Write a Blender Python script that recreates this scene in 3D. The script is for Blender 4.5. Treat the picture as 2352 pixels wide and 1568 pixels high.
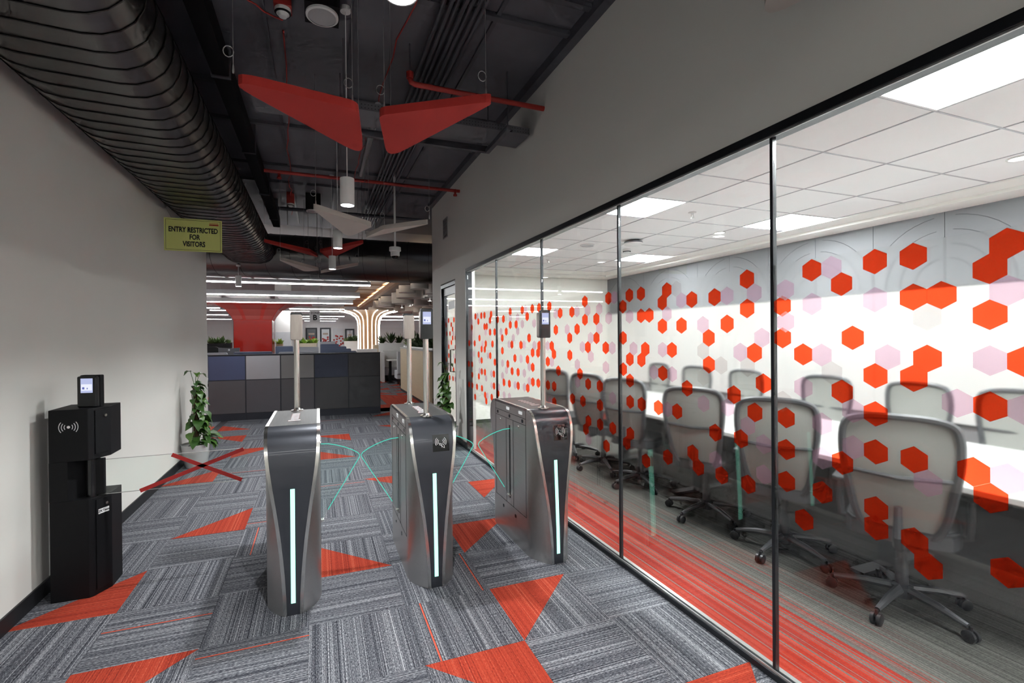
import bpy, bmesh, math, random
from mathutils import Vector, Matrix
PI = math.pi
S = bpy.context.scene
for o in list(bpy.data.objects): bpy.data.objects.remove(o)
COL = S.collection

# ---------------------------------------------------------------- camera
cam_d = bpy.data.cameras.new('camera')
cam = bpy.data.objects.new('camera', cam_d); COL.objects.link(cam)
S.camera = cam
FPX = 1071.08
cam_d.sensor_fit = 'HORIZONTAL'; cam_d.sensor_width = 36.0
cam_d.lens = FPX / 2352 * 36.0
cam_d.shift_x = (1176 - 1117.85) / 2352
cam_d.shift_y = -(784 - 777.53) / 2352
cam_d.clip_start = 0.05; cam_d.clip_end = 200
rv = Vector((0.94027858, -0.34028957, -0.0088998)); uv = Vector((0.00986593, 0.00110894, 0.99995072)); fv = Vector((0.34026293, 0.94032004, -0.00439999))
m = Matrix((rv, uv, -fv)).transposed().to_4x4(); m.translation = Vector((0, 0, 1.4987))
cam.matrix_world = m

# ---------------------------------------------------------------- world, exposure
w = bpy.data.worlds.new('world'); S.world = w; w.use_nodes = True
bg = w.node_tree.nodes['Background']; bg.inputs[0].default_value = (0.62, 0.66, 0.75, 1); bg.inputs[1].default_value = 0.12
S.view_settings.view_transform = 'Standard'; S.view_settings.look = 'None'
S.view_settings.exposure = 1.0; S.view_settings.gamma = 1.0; S.view_settings.use_curve_mapping = False
S.cycles.use_denoising = True
S.cycles.use_light_tree = False
S.cycles.max_bounces = 7; S.cycles.diffuse_bounces = 4; S.cycles.glossy_bounces = 3
S.cycles.use_adaptive_sampling = True; S.cycles.adaptive_threshold = 0.04; S.cycles.adaptive_min_samples = 12
S.cycles.transmission_bounces = 6; S.cycles.transparent_max_bounces = 12
S.cycles.sample_clamp_indirect = 6.0; S.cycles.caustics_reflective = False; S.cycles.caustics_refractive = True
# lamp powers
P_ROOM = 43.0      # emission of the meeting room panels
P_LINE = 19.0       # linear office lights
P_SPOT = 95.0      # pendant down-lights (W)

# ---------------------------------------------------------------- materials
MATS = {}
def lin(h):
    c = [int(h[i:i+2], 16)/255 for i in (0, 2, 4)]
    return tuple(x/12.92 if x <= 0.04045 else ((x+0.055)/1.055)**2.4 for x in c) + (1,)
def col(c):
    return lin(c) if isinstance(c, str) else (tuple(c) + (1,))[:4]
class NT:
    def __init__(s, name):
        s.m = bpy.data.materials.new(name); s.m.use_nodes = True; s.t = s.m.node_tree; s.t.nodes.clear()
        s.out = s.n('ShaderNodeOutputMaterial')
    def n(s, t, **kw):
        d = s.t.nodes.new(t)
        for k, v in kw.items(): setattr(d, k, v)
        return d
    def l(s, a, b): s.t.links.new(a, b)
    def math(s, op, a, b=None, clamp=False):
        d = s.n('ShaderNodeMath', operation=op, use_clamp=clamp)
        for i, x in enumerate((a, b)):
            if x is None: continue
            if isinstance(x, (int, float)): d.inputs[i].default_value = x
            else: s.l(x, d.inputs[i])
        return d.outputs[0]
    def mix(s, f, a, b, bt='MIX'):
        d = s.n('ShaderNodeMix', data_type='RGBA', blend_type=bt)
        for i, x in ((0, f), (6, a), (7, b)):
            if isinstance(x, (int, float)): d.inputs[i].default_value = x
            elif isinstance(x, tuple): d.inputs[i].default_value = x
            else: s.l(x, d.inputs[i])
        return d.outputs[2]
    def ramp(s, f, stops):
        d = s.n('ShaderNodeValToRGB'); e = d.color_ramp.elements
        while len(e) < len(stops): e.new(0.5)
        for q, (p, c) in zip(e, stops): q.position = p; q.color = col(c)
        s.l(f, d.inputs[0]); return d.outputs[0]
def pm(name, c, rough=0.5, metal=0.0, var=0.06, scale=8.0, bump=0.0, bscale=200.0, stretch=None, spec=0.5, coat=0.0, rvar=0.0):
    if name in MATS: return MATS[name]
    N = NT(name); c = col(c)
    b = N.n('ShaderNodeBsdfPrincipled'); tc = N.n('ShaderNodeTexCoord')
    src = tc.outputs['Object']
    if stretch:
        mp = N.n('ShaderNodeMapping'); mp.inputs['Scale'].default_value = stretch; N.l(src, mp.inputs[0]); src = mp.outputs[0]
    nz = N.n('ShaderNodeTexNoise'); nz.inputs['Scale'].default_value = scale; nz.inputs['Detail'].default_value = 3
    N.l(src, nz.inputs['Vector'])
    lo = tuple(x*(1-var) for x in c[:3]) + (1,); hi = tuple(min(1, x*(1+var)) for x in c[:3]) + (1,)
    N.l(N.mix(nz.outputs[0], lo, hi), b.inputs['Base Color'])
    b.inputs['Roughness'].default_value = rough; b.inputs['Metallic'].default_value = metal
    b.inputs['Specular IOR Level'].default_value = spec
    if coat: b.inputs['Coat Weight'].default_value = coat; b.inputs['Coat Roughness'].default_value = 0.05
    if rvar: N.l(N.math('ADD', N.math('MULTIPLY', nz.outputs[0], rvar), rough - rvar/2), b.inputs['Roughness'])
    if bump:
        n2 = N.n('ShaderNodeTexNoise'); n2.inputs['Scale'].default_value = bscale; N.l(src, n2.inputs['Vector'])
        bp = N.n('ShaderNodeBump'); bp.inputs['Strength'].default_value = bump; bp.inputs['Distance'].default_value = 0.002
        N.l(n2.outputs[0], bp.inputs['Height']); N.l(bp.outputs[0], b.inputs['Normal'])
    N.l(b.outputs[0], N.out.inputs[0]); MATS[name] = N.m; return N.m
def em(name, c, strength, var=0.0):
    if name in MATS: return MATS[name]
    N = NT(name); e = N.n('ShaderNodeEmission'); e.inputs[0].default_value = col(c); e.inputs[1].default_value = strength
    N.l(e.outputs[0], N.out.inputs[0]); MATS[name] = N.m; return N.m
def carpet(name, stops, fleck, rand=True):
    """striped loop-pile carpet tile, stripes run along local y, every tile different"""
    N = NT(name); b = N.n('ShaderNodeBsdfPrincipled'); tc = N.n('ShaderNodeTexCoord'); oi = N.n('ShaderNodeObjectInfo')
    sp = N.n('ShaderNodeSeparateXYZ'); N.l(tc.outputs['Object'], sp.inputs[0])
    off = N.math('MULTIPLY', oi.outputs['Random'], 37.0)
    x = N.math('ADD', sp.outputs[0], off)
    def band(freq, yf, seed):
        cx = N.n('ShaderNodeCombineXYZ'); N.l(N.math('MULTIPLY', x, freq), cx.inputs[0])
        N.l(N.math('MULTIPLY', sp.outputs[1], yf), cx.inputs[1]); cx.inputs[2].default_value = seed
        t = N.n('ShaderNodeTexNoise'); t.inputs['Scale'].default_value = 1.0; t.inputs['Detail'].default_value = 1.0
        N.l(cx.outputs[0], t.inputs['Vector']); return t.outputs[0]
    a = band(150, 0.25, 1.0); c2 = band(32, 0.1, 7.0); d = band(420, 70, 3.0); g = band(11, 0.0, 5.0)
    v = N.math('ADD', N.math('MULTIPLY', a, 1.0), N.math('MULTIPLY', c2, 0.55))
    v = N.math('ADD', v, N.math('MULTIPLY', g, 0.35))
    v = N.math('ADD', v, N.math('MULTIPLY', d, fleck))
    v = N.math('DIVIDE', v, 1.9 + fleck)
    cl = N.ramp(v, stops)
    N.l(cl, b.inputs['Base Color']); b.inputs['Roughness'].default_value = 0.95; b.inputs['Specular IOR Level'].default_value = 0.12
    bp = N.n('ShaderNodeBump'); bp.inputs['Strength'].default_value = 0.6; bp.inputs['Distance'].default_value = 0.003
    N.l(N.math('ADD', a, d), bp.inputs['Height']); N.l(bp.outputs[0], b.inputs['Normal'])
    N.l(b.outputs[0], N.out.inputs[0]); MATS[name] = N.m; return N.m
GREY_ST = [(0.39, (0.014, 0.015, 0.020)), (0.46, (0.048, 0.050, 0.061)), (0.52, (0.128, 0.131, 0.145)), (0.61, (0.36, 0.365, 0.38))]
RED_ST = [(0.38, (0.11, 0.014, 0.011)), (0.47, (0.27, 0.030, 0.016)), (0.56, (0.37, 0.050, 0.024)), (0.68, (0.50, 0.20, 0.12))]
m_tile = carpet('carpet_grey', GREY_ST, 1.0); m_tile_red = carpet('carpet_red', RED_ST, 0.7)
m_line = pm('carpet_orange_thread', (0.45, 0.06, 0.025), 0.9, var=0.3, scale=80)
def meeting_carpet():
    N = NT('carpet_meeting'); b = N.n('ShaderNodeBsdfPrincipled'); tc = N.n('ShaderNodeTexCoord')
    sp = N.n('ShaderNodeSeparateXYZ'); N.l(tc.outputs['Object'], sp.inputs[0])
    X, Y = sp.outputs[0], sp.outputs[1]
    def band(freq, yf, seed):
        cx = N.n('ShaderNodeCombineXYZ'); N.l(N.math('MULTIPLY', X, freq), cx.inputs[0]); N.l(N.math('MULTIPLY', Y, yf), cx.inputs[1]); cx.inputs[2].default_value = seed
        t = N.n('ShaderNodeTexNoise'); t.inputs['Scale'].default_value = 1.0; t.inputs['Detail'].default_value = 1.0
        N.l(cx.outputs[0], t.inputs['Vector']); return t.outputs[0]
    a = band(110, 0.15, 1.0); c2 = band(26, 0.08, 4.0); f = band(300, 90, 9.0)
    # red share falls from the glass side to the table and rises again by the far wall
    near = N.math('SUBTRACT', 1.0, N.math('DIVIDE', N.math('SUBTRACT', X, 1.95), 0.95), True)
    far = N.math('DIVIDE', N.math('SUBTRACT', X, 4.15), 0.55, True)
    share = N.math('MAXIMUM', near, far)
    st = N.math('ADD', N.math('MULTIPLY', a, 0.75), N.math('MULTIPLY', c2, 0.35))
    k = N.math('ADD', N.math('SUBTRACT', N.math('MULTIPLY', share, 0.40), st), 0.345)
    k = N.math('MULTIPLY', k, 14.0, False); k = N.n('ShaderNodeClamp').outputs[0] if False else N.math('ADD', k, 0.0, True)
    red = N.ramp(N.math('ADD', N.math('MULTIPLY', c2, 0.8), N.math('MULTIPLY', f, 0.25)), [(0.36, (0.14, 0.010, 0.009)), (0.55, (0.22, 0.022, 0.012)), (0.7, (0.27, 0.04, 0.025))])
    gry = N.ramp(N.math('ADD', N.math('MULTIPLY', a, 0.7), N.math('MULTIPLY', f, 0.4)), [(0.38, (0.030, 0.030, 0.027)), (0.55, (0.066, 0.065, 0.059)), (0.72, (0.115, 0.113, 0.103))])
    N.l(N.mix(k, gry, red), b.inputs['Base Color']); b.inputs['Roughness'].default_value = 0.95; b.inputs['Specular IOR Level'].default_value = 0.1
    N.l(b.outputs[0], N.out.inputs[0]); MATS['carpet_meeting'] = N.m; return N.m
m_mcarpet = meeting_carpet()
def office_carpet():
    """distant office floor: half-metre checks of grey and orange-red pile"""
    N = NT('carpet_office'); b = N.n('ShaderNodeBsdfPrincipled'); tc = N.n('ShaderNodeTexCoord')
    mp = N.n('ShaderNodeMapping'); mp.inputs['Scale'].default_value = (0.9, 2.0, 1); N.l(tc.outputs['Object'], mp.inputs[0])
    v = N.n('ShaderNodeTexVoronoi'); v.inputs['Scale'].default_value = 1.0; v.distance = 'CHEBYCHEV'; N.l(mp.outputs[0], v.inputs['Vector'])
    s = N.n('ShaderNodeSeparateColor'); N.l(v.outputs['Color'], s.inputs[0])
    nz = N.n('ShaderNodeTexNoise'); nz.inputs['Scale'].default_value = 60; N.l(tc.outputs['Object'], nz.inputs['Vector'])
    g = N.ramp(nz.outputs[0], [(0.35, (0.07, 0.075, 0.09)), (0.65, (0.22, 0.23, 0.26))])
    r = N.ramp(nz.outputs[0], [(0.35, (0.34, 0.035, 0.018)), (0.65, (0.52, 0.07, 0.03))])
    N.l(N.mix(N.math('GREATER_THAN', s.outputs[0], 0.62), g, r), b.inputs['Base Color']); b.inputs['Roughness'].default_value = 0.95
    N.l(b.outputs[0], N.out.inputs[0]); MATS['carpet_office'] = N.m; return N.m
m_ocarpet = office_carpet()
def glassmat(name, tint, refl=0.04, tr=1.0, edge=0.0):
    N = NT(name); t = N.n('ShaderNodeBsdfTransparent'); t.inputs[0].default_value = col(tint)
    g = N.n('ShaderNodeBsdfGlossy'); g.inputs['Roughness'].default_value = 0.0; g.inputs[0].default_value = (1, 1, 1, 1)
    lw = N.n('ShaderNodeLayerWeight'); lw.inputs[0].default_value = 0.5
    f = N.math('ADD', N.math('MULTIPLY', N.math('POWER', lw.outputs['Facing'], 4.5), 0.62), refl)
    mx = N.n('ShaderNodeMixShader'); N.l(f, mx.inputs[0]); N.l(t.outputs[0], mx.inputs[1]); N.l(g.outputs[0], mx.inputs[2])
    N.l(mx.outputs[0], N.out.inputs[0]); MATS[name] = N.m; return N.m
m_glass = glassmat('clear_glass', (0.965, 0.985, 0.975), 0.028)
m_acryl = glassmat('acrylic_glass', (0.90, 0.955, 0.945), 0.03)
def film_mat():
    N = NT('frosted_film')
    nz = N.n('ShaderNodeTexNoise'); nz.inputs['Scale'].default_value = 30
    tc = N.n('ShaderNodeTexCoord'); N.l(tc.outputs['Object'], nz.inputs['Vector'])
    rr = N.n('ShaderNodeBsdfRefraction'); rr.inputs['IOR'].default_value = 1.10; rr.inputs[0].default_value = (0.99, 0.99, 0.985, 1)
    N.l(N.math('ADD', N.math('MULTIPLY', nz.outputs[0], 0.04), 0.11), rr.inputs['Roughness'])
    t = N.n('ShaderNodeBsdfTransparent'); t.inputs[0].default_value = (0.97, 0.975, 0.965, 1)
    d = N.n('ShaderNodeBsdfTranslucent'); d.inputs[0].default_value = (0.9, 0.9, 0.88, 1)
    a = N.n('ShaderNodeMixShader'); a.inputs[0].default_value = 0.0; N.l(rr.outputs[0], a.inputs[1]); N.l(t.outputs[0], a.inputs[2])
    b = N.n('ShaderNodeMixShader'); b.inputs[0].default_value = 0.008; N.l(a.outputs[0], b.inputs[1]); N.l(d.outputs[0], b.inputs[2])
    N.l(b.outputs[0], N.out.inputs[0]); MATS['frosted_film'] = N.m; return N.m
m_film = film_mat()
def vinyl(name, tr, df, share):
    N = NT(name); t = N.n('ShaderNodeBsdfTransparent'); t.inputs[0].default_value = col(tr)
    nz = N.n('ShaderNodeTexNoise'); nz.inputs['Scale'].default_value = 120
    tc = N.n('ShaderNodeTexCoord'); N.l(tc.outputs['Object'], nz.inputs['Vector'])
    d = N.n('ShaderNodeBsdfDiffuse'); lo = tuple(x*0.92 for x in df); N.l(N.mix(nz.outputs[0], col(lo), col(df)), d.inputs[0])
    tl = N.n('ShaderNodeBsdfTranslucent'); tl.inputs[0].default_value = col(df)
    a = N.n('ShaderNodeMixShader'); a.inputs[0].default_value = 0.5; N.l(d.outputs[0], a.inputs[1]); N.l(tl.outputs[0], a.inputs[2])
    b = N.n('ShaderNodeMixShader'); b.inputs[0].default_value = share; N.l(t.outputs[0], b.inputs[1]); N.l(a.outputs[0], b.inputs[2])
    N.l(b.outputs[0], N.out.inputs[0]); MATS[name] = N.m; return N.m
m_hexred = vinyl('red_vinyl', (0.93, 0.27, 0.145), (0.60, 0.062, 0.026), 0.14)
m_hexpink = vinyl('pink_vinyl', (0.955, 0.82, 0.89), (0.75, 0.58, 0.67), 0.08)
m_hexpale = vinyl('pale_vinyl', (0.95, 0.93, 0.93), (0.8, 0.76, 0.76), 0.05)
def steel(name, c, rough, stretch):
    N = NT(name); b = N.n('ShaderNodeBsdfPrincipled'); tc = N.n('ShaderNodeTexCoord')
    mp = N.n('ShaderNodeMapping'); mp.inputs['Scale'].default_value = stretch; N.l(tc.outputs['Object'], mp.inputs[0])
    nz = N.n('ShaderNodeTexNoise'); nz.inputs['Scale'].default_value = 1.0; nz.inputs['Detail'].default_value = 4; N.l(mp.outputs[0], nz.inputs['Vector'])
    c = col(c); N.l(N.mix(nz.outputs[0], tuple(x*0.8 for x in c[:3])+(1,), c), b.inputs['Base Color'])
    b.inputs['Metallic'].default_value = 1.0
    N.l(N.math('ADD', N.math('MULTIPLY', nz.outputs[0], 0.12), rough-0.06), b.inputs['Roughness'])
    N.l(b.outputs[0], N.out.inputs[0]); MATS[name] = N.m; return N.m
m_steel = steel('brushed_steel', (0.60, 0.59, 0.57), 0.36, (300, 6, 300))
m_steel2 = steel('bright_steel', (0.70, 0.69, 0.66), 0.20, (200, 200, 6))
m_topst = steel('dark_brushed_steel', (0.11, 0.11, 0.11), 0.45, (300, 5, 300))
m_duct = steel('galvanised_duct', (0.18, 0.172, 0.168), 0.33, (5, 40, 5))
m_duct_seam = pm('duct_seam', (0.05, 0.045, 0.042), 0.55, 0.6)
m_navy = pm('dark_front_panel', (0.042, 0.045, 0.054), 0.36, 0.5, coat=0.25)
m_led = em('green_white_led', (0.31, 1.0, 0.72), 1.35)
m_teal = em('teal_lit_edge', (0.10, 0.75, 0.58), 0.45)
m_black = pm('black_powder_coat', (0.005, 0.005, 0.006), 0.55, spec=0.22)
m_black2 = pm('black_plastic', (0.010, 0.010, 0.011), 0.25)
m_card = pm('black_reader_glass', (0.006, 0.006, 0.007), 0.12)
m_white = pm('white_print', (0.80, 0.80, 0.80), 0.6)
m_wall = pm('wall_paint', (0.70, 0.688, 0.645), 0.75, var=0.03, scale=1.5, bump=0.05)
m_cream = pm('cream_paint', (0.92, 0.92, 0.86), 0.7, var=0.02)
m_soffit = pm('white_gypsum', (0.92, 0.92, 0.88), 0.8, var=0.02)
m_ctile = pm('ceiling_tile', (0.91, 0.91, 0.91), 0.85, var=0.03, scale=150, bump=0.1)
m_tbar = pm('ceiling_tee', (0.40, 0.40, 0.42), 0.5)
m_darkceil = pm('dark_painted_slab', (0.15, 0.148, 0.168), 0.6, var=0.25, scale=2.5, bump=0.2, bscale=30)
m_darkpipe = pm('dark_painted_steel', (0.10, 0.10, 0.115), 0.45, var=0.2)
m_redpipe = pm('red_pipe_paint', (0.36, 0.025, 0.018), 0.45, var=0.15)
m_redpanel = pm('red_felt_panel', (0.40, 0.022, 0.016), 0.85, var=0.06, bump=0.2)
m_whitepanel = pm('beige_felt_panel', (0.52, 0.47, 0.43), 0.85, var=0.04, bump=0.2)
m_frame = pm('anodised_black_frame', (0.020, 0.022, 0.026), 0.35, 0.4)
m_gasket = pm('silver_channel', (0.42, 0.42, 0.41), 0.35, 0.7)
m_base = pm('black_baseboard', (0.012, 0.012, 0.014), 0.5)
m_whitemetal = pm('white_metal', (0.72, 0.72, 0.71), 0.4, var=0.03)
m_cable = pm('grey_wire', (0.42, 0.41, 0.40), 0.4, 0.5)
m_lampface = em('lamp_face', (0.95, 0.97, 1.0), 22.0)

# ---------------------------------------------------------------- mesh helpers
class MB:
    def __init__(s): s.v = []; s.f = []; s.mi = []
    def face(s, idx, mi=0): s.f.append(tuple(idx)); s.mi.append(mi)
    def box(s, x0, x1, y0, y1, z0, z1, mi=0):
        b = len(s.v)
        s.v += [(x, y, z) for z in (z0, z1) for y in (y0, y1) for x in (x0, x1)]
        for q in ((0,2,3,1), (4,5,7,6), (0,1,5,4), (2,6,7,3), (0,4,6,2), (1,3,7,5)): s.face([b+i for i in q], mi)
        return s
    def prism(s, poly, a, b, axis='z', mi=0):
        """extrude a 2-D polygon; axis z: (x,y), axis y: (x,z), axis x: (y,z)"""
        def P(p, t): return {'z': (p[0], p[1], t), 'y': (p[0], t, p[1]), 'x': (t, p[0], p[1])}[axis]
        n = len(poly); k = len(s.v)
        s.v += [P(p, a) for p in poly] + [P(p, b) for p in poly]
        s.face([k+i for i in range(n)][::-1], mi); s.face([k+n+i for i in range(n)], mi)
        for i in range(n): s.face((k+i, k+(i+1) % n, k+n+(i+1) % n, k+n+i), mi)
        return s
    def sheet(s, rows, mi=0, closed=False):
        k = len(s.v); n = len(rows[0])
        for r in rows: s.v += [tuple(p) for p in r]
        for i in range(len(rows)-1):
            for j in range(n if closed else n-1):
                a = k+i*n+j; b = k+i*n+(j+1) % n
                s.face((a, b, b+n, a+n), mi)
        return s
    def tube(s, path, r, n=8, mi=0, closed=False, cap=True):
        path = [Vector(p) for p in path]; L = len(path); up = None; rows = []
        for i, p in enumerate(path):
            if closed: d = path[(i+1) % L] - path[i-1]
            else: d = path[min(i+1, L-1)] - path[max(i-1, 0)]
            d.normalize()
            if up is None:
                up = Vector((0, 0, 1)) if abs(d.z) < 0.9 else Vector((1, 0, 0))
            a = d.cross(up)
            if a.length < 1e-5: a = d.cross(Vector((0, 1, 0)))
            a.normalize(); up = a.cross(d).normalized()
            rr = r[i] if isinstance(r, (list, tuple)) else r
            rows.append([p + a*rr*math.cos(2*PI*j/n) + up*rr*math.sin(2*PI*j/n) for j in range(n)])
        if closed: rows.append(rows[0])
        k = len(s.v); s.sheet(rows, mi, True)
        if cap and not closed:
            s.face([k+j for j in range(n)], mi); s.face([k+(L-1)*n+j for j in range(n)][::-1], mi)
        return s
    def lathe(s, prof, n=20, c=(0, 0, 0), mi=0, cap=True):
        rows = [[(c[0]+r*math.cos(2*PI*j/n), c[1]+r*math.sin(2*PI*j/n), c[2]+z) for j in range(n)] for r, z in prof]
        k = len(s.v); s.sheet(rows, mi, True)
        if not cap: return s
        if prof[0][0] > 1e-6: s.face([k+j for j in range(n)][::-1], mi)
        if prof[-1][0] > 1e-6: s.face([k+(len(prof)-1)*n+j for j in range(n)], mi)
        return s
    def mesh(s, name, mats, smooth=False):
        me = bpy.data.meshes.new(name); me.from_pydata([tuple(p) for p in s.v], [], s.f)
        for mm in (mats if isinstance(mats, (list, tuple)) else [mats]): me.materials.append(mm)
        if any(s.mi): me.polygons.foreach_set('material_index', s.mi)
        if smooth:
            me.polygons.foreach_set('use_smooth', [True]*len(me.polygons))
        me.update()
        bm = bmesh.new(); bm.from_mesh(me); bmesh.ops.recalc_face_normals(bm, faces=bm.faces); bm.to_mesh(me); bm.free()
        if smooth:
            try: me.set_sharp_from_angle(angle=math.radians(38))
            except Exception: pass
        return me
    def build(s, name, mats, parent=None, loc=(0, 0, 0), rz=0.0, smooth=False, bevel=0.0, rot=None):
        return link(name, s.mesh(name, mats, smooth), parent, loc, rz, bevel, rot)
def link(name, me, parent=None, loc=(0, 0, 0), rz=0.0, bevel=0.0, rot=None):
    o = bpy.data.objects.new(name, me); COL.objects.link(o); o.location = loc
    o.rotation_euler = rot if rot else (0, 0, rz)
    if parent: o.parent = parent
    if bevel:
        b = o.modifiers.new('bevel', 'BEVEL'); b.width = bevel; b.segments = 2; b.limit_method = 'ANGLE'; b.angle_limit = math.radians(40)
    return o
def bx(x0, x1, y0, y1, z0, z1): return MB().box(x0, x1, y0, y1, z0, z1)
def thing(name, label, cat, loc=(0, 0, 0), rz=0.0, group=None):
    o = bpy.data.objects.new(name, None); COL.objects.link(o); o.location = loc; o.rotation_euler = (0, 0, rz); o.empty_display_size = 0.1
    return tag(o, label, cat, group)
def tag(o, label, cat, group=None, kind=None):
    o['label'] = label; o['category'] = cat
    if group: o['group'] = group
    if kind: o['kind'] = kind
    return o
def struct(o, label=None):
    o['kind'] = 'structure'
    if label: o['label'] = label
    return o
def copy_tree(o, parent=None):
    c = o.copy(); COL.objects.link(c); c.parent = parent
    for ch in list(o.children): copy_tree(ch, c)
    return c
def rrect(w, h, r, n=4, cx=0, cy=0):
    pts = []
    for sx, sy, a0 in ((1, 1, 0), (-1, 1, 90), (-1, -1, 180), (1, -1, 270)):
        for i in range(n+1):
            a = math.radians(a0 + 90*i/n)
            pts.append((cx+sx*(w/2-r)+r*math.cos(a), cy+sy*(h/2-r)+r*math.sin(a)))
    return pts
def text(name, body, size, mat, parent, loc, rot, bold=0.0, align='CENTER'):
    cu = bpy.data.curves.new(name, 'FONT'); cu.body = body; cu.size = size; cu.align_x = align; cu.align_y = 'CENTER'
    cu.extrude = 0.0006; cu.offset = bold; cu.materials.append(mat); cu.resolution_u = 3
    tmp = bpy.data.objects.new(name, cu); COL.objects.link(tmp)
    me = bpy.data.meshes.new_from_object(tmp.evaluated_get(bpy.context.evaluated_depsgraph_get()))
    bpy.data.objects.remove(tmp); bpy.data.curves.remove(cu)
    return link(name, me, parent, loc, rot=rot)
random.seed(7)
XL, XR, YE = -1.527, 1.852, 7.82      # corridor walls and their far ends
ZC = 3.77
# ================================================================ SETTING
# ---- corridor floor of half-metre carpet tiles
GX, GY, GT = -1.0564, 2.5968, 0.5
floor = struct(bx(XL-0.15, 1.846, -2.5, 34, -0.05, -0.006).build('floor', pm('floor_screed', (0.03, 0.03, 0.035), 0.9)), 'striped grey carpet tile floor with orange-red triangles')
TRI = {(4,-1): 'NW', (3,-2): 'NE', (0,-1): 'NW', (-1,1): 'SE', (0,3): 'SE', (2,1): 'SW', (4,1): 'NW', (5,3): 'NW', (3,4): 'NE',
       (2,7): 'SW', (2,9): 'NE', (-1,10): 'NE', (0,8): 'NW', (-1,6): 'SE', (4,13): 'SE', (4,10): 'NE', (5,-3): 'NW', (1,12): 'SE', (5,8): 'NE', (-1,12): 'SW'}
THREAD = {(0,0): 0.06, (1,-1): 0.17, (3,-1): -0.17, (1,3): -0.14, (3,2): 0.20, (1,2): -0.15, (2,12): 0.1, (3,0): 0.21, (0,6): 0.02, (2,4): 0.15}
tile_cache = {}
def carpet_tile(c, r, w=GT, tri=None, red=False, thread=None, flip=None, parent=floor):
    vert = ((c + r) % 2 == 1) if flip is None else flip
    if (c, r) == (3, -1): vert = True
    h = GT/2 - 0.0006; wx = w/2 - 0.0006
    key = (w, tri, red, thread, vert)
    me = tile_cache.get(key)
    if me is None:
        b = MB()
        rt = (lambda p: p) if vert else (lambda p: (p[1], -p[0]))      # mesh is turned back by the object's 90 degrees
        sq = {'SW': (-wx, -h), 'SE': (wx, -h), 'NE': (wx, h), 'NW': (-wx, h)}
        order = ['SW', 'SE', 'NE', 'NW']
        if tri:
            i = order.index(tri)
            t1 = [sq[order[(i+k) % 4]] for k in (-1, 0, 1)]; t2 = [sq[order[(i+k) % 4]] for k in (1, 2, 3)]
            b.prism([rt(p) for p in t1], -0.006, 0, mi=1); b.prism([rt(p) for p in t2], -0.006, 0, mi=0)
        else:
            b.prism([rt(sq[k]) for k in order], -0.006, 0, mi=1 if red else 0)
        if thread is not None: b.box(thread-0.004, thread+0.004, -h, h, 0.0, 0.0006, mi=2)
        me = b.mesh('carpet_tile', [m_tile, m_tile_red, m_line]); tile_cache[key] = me
    x = GX + c*GT + w/2; y = GY + (r+0.5)*GT
    return link('carpet_tile', me, parent, (x, y, 0), 0 if vert else PI/2)
for c in range(-1, 6):
    for r in range(-6, 14):
        w_ = 0.402 if c == 5 else GT
        carpet_tile(c, r, w_, TRI.get((c, r)), thread=THREAD.get((c, r)))
for c in range(-1, 5): carpet_tile(c, 14)
rnd = random.Random(3)
floor_office = struct(bx(-9, 10, 7.7, 34, -0.05, -0.0065).build('floor_office', m_ocarpet), 'office floor of red and grey carpet beyond the corridor')
for c in range(4, 8):
    for r in range(14, 27):
        k = rnd.random()
        big = (c in (5, 6) and 16 <= r <= 18)
        carpet_tile(c, r, GT, None if big else rnd.choice(['NW', 'SE', 'NE', 'SW', None]), red=big or k < 0.35, flip=None, parent=floor_office)
# ---- corridor walls
wall_left = struct(bx(XL-0.15, XL, -2.5, YE, 0, ZC).build('wall_left', m_wall), 'plain pale grey corridor wall')
struct(bx(XL, XL+0.012, -2.5, YE, 0, 0.09).build('baseboard_left', m_base, bevel=0.002))
DY0, DY1, DZ = 6.42, 7.25, 2.31
b = MB().box(XR, XR+0.12, -2.5, YE, 2.395, ZC).box(XR, XR+0.12, 5.895, DY0, 0, 2.395).box(XR, XR+0.12, DY1, YE, 0, 2.395).box(XR, XR+0.12, DY0, DY1, DZ+0.02, 2.395)
wall_right = struct(b.build('wall_right', m_wall), 'grey wall above and beside the glazed meeting room front')
b = MB().box(XR-0.012, XR, 5.90, DY0-0.03, 0, 0.09).box(XR-0.012, XR, DY1+0.03, YE, 0, 0.09)
struct(b.build('baseboard_right', m_base))
# unseen lobby added behind the viewer so its lights brighten the corridor
struct(MB().box(-4.0, XL-0.15, -2.65, -2.5, 0, ZC).box(XR+0.12, 5.0, -2.65, -2.5, 0, ZC).build('wall_added_lobby_front', m_wall), 'added lobby wall either side of the corridor mouth')
struct(bx(-4.0, 5.0, -8.15, -8.0, 0, ZC).build('wall_back', m_wall), 'plain wall of the added lobby behind the viewer')
struct(bx(-4.15, -4.0, -8.0, -2.65, 0, ZC).build('wall_added_lobby_left', m_wall)); struct(bx(5.0, 5.15, -8.0, -2.65, 0, ZC).build('wall_added_lobby_right', m_wall))
struct(bx(-4.0, 5.0, -8.0, -2.5, -0.05, 0.0).build('floor_added_lobby', pm('added_lobby_floor_tile', (0.42, 0.41, 0.40), 0.4)), 'pale floor of the added lobby behind the viewer')
struct(bx(-4.0, 5.0, -8.0, -2.65, ZC, ZC+0.15).build('ceiling_added_lobby', m_soffit))
ceiling = struct(MB().box(XL-0.15, XR+0.12, -2.65, YE, ZC, ZC+0.15).box(-9, 10, YE, 10.2, ZC, ZC+0.15).build('ceiling', m_darkceil), 'exposed slab painted charcoal')
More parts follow.
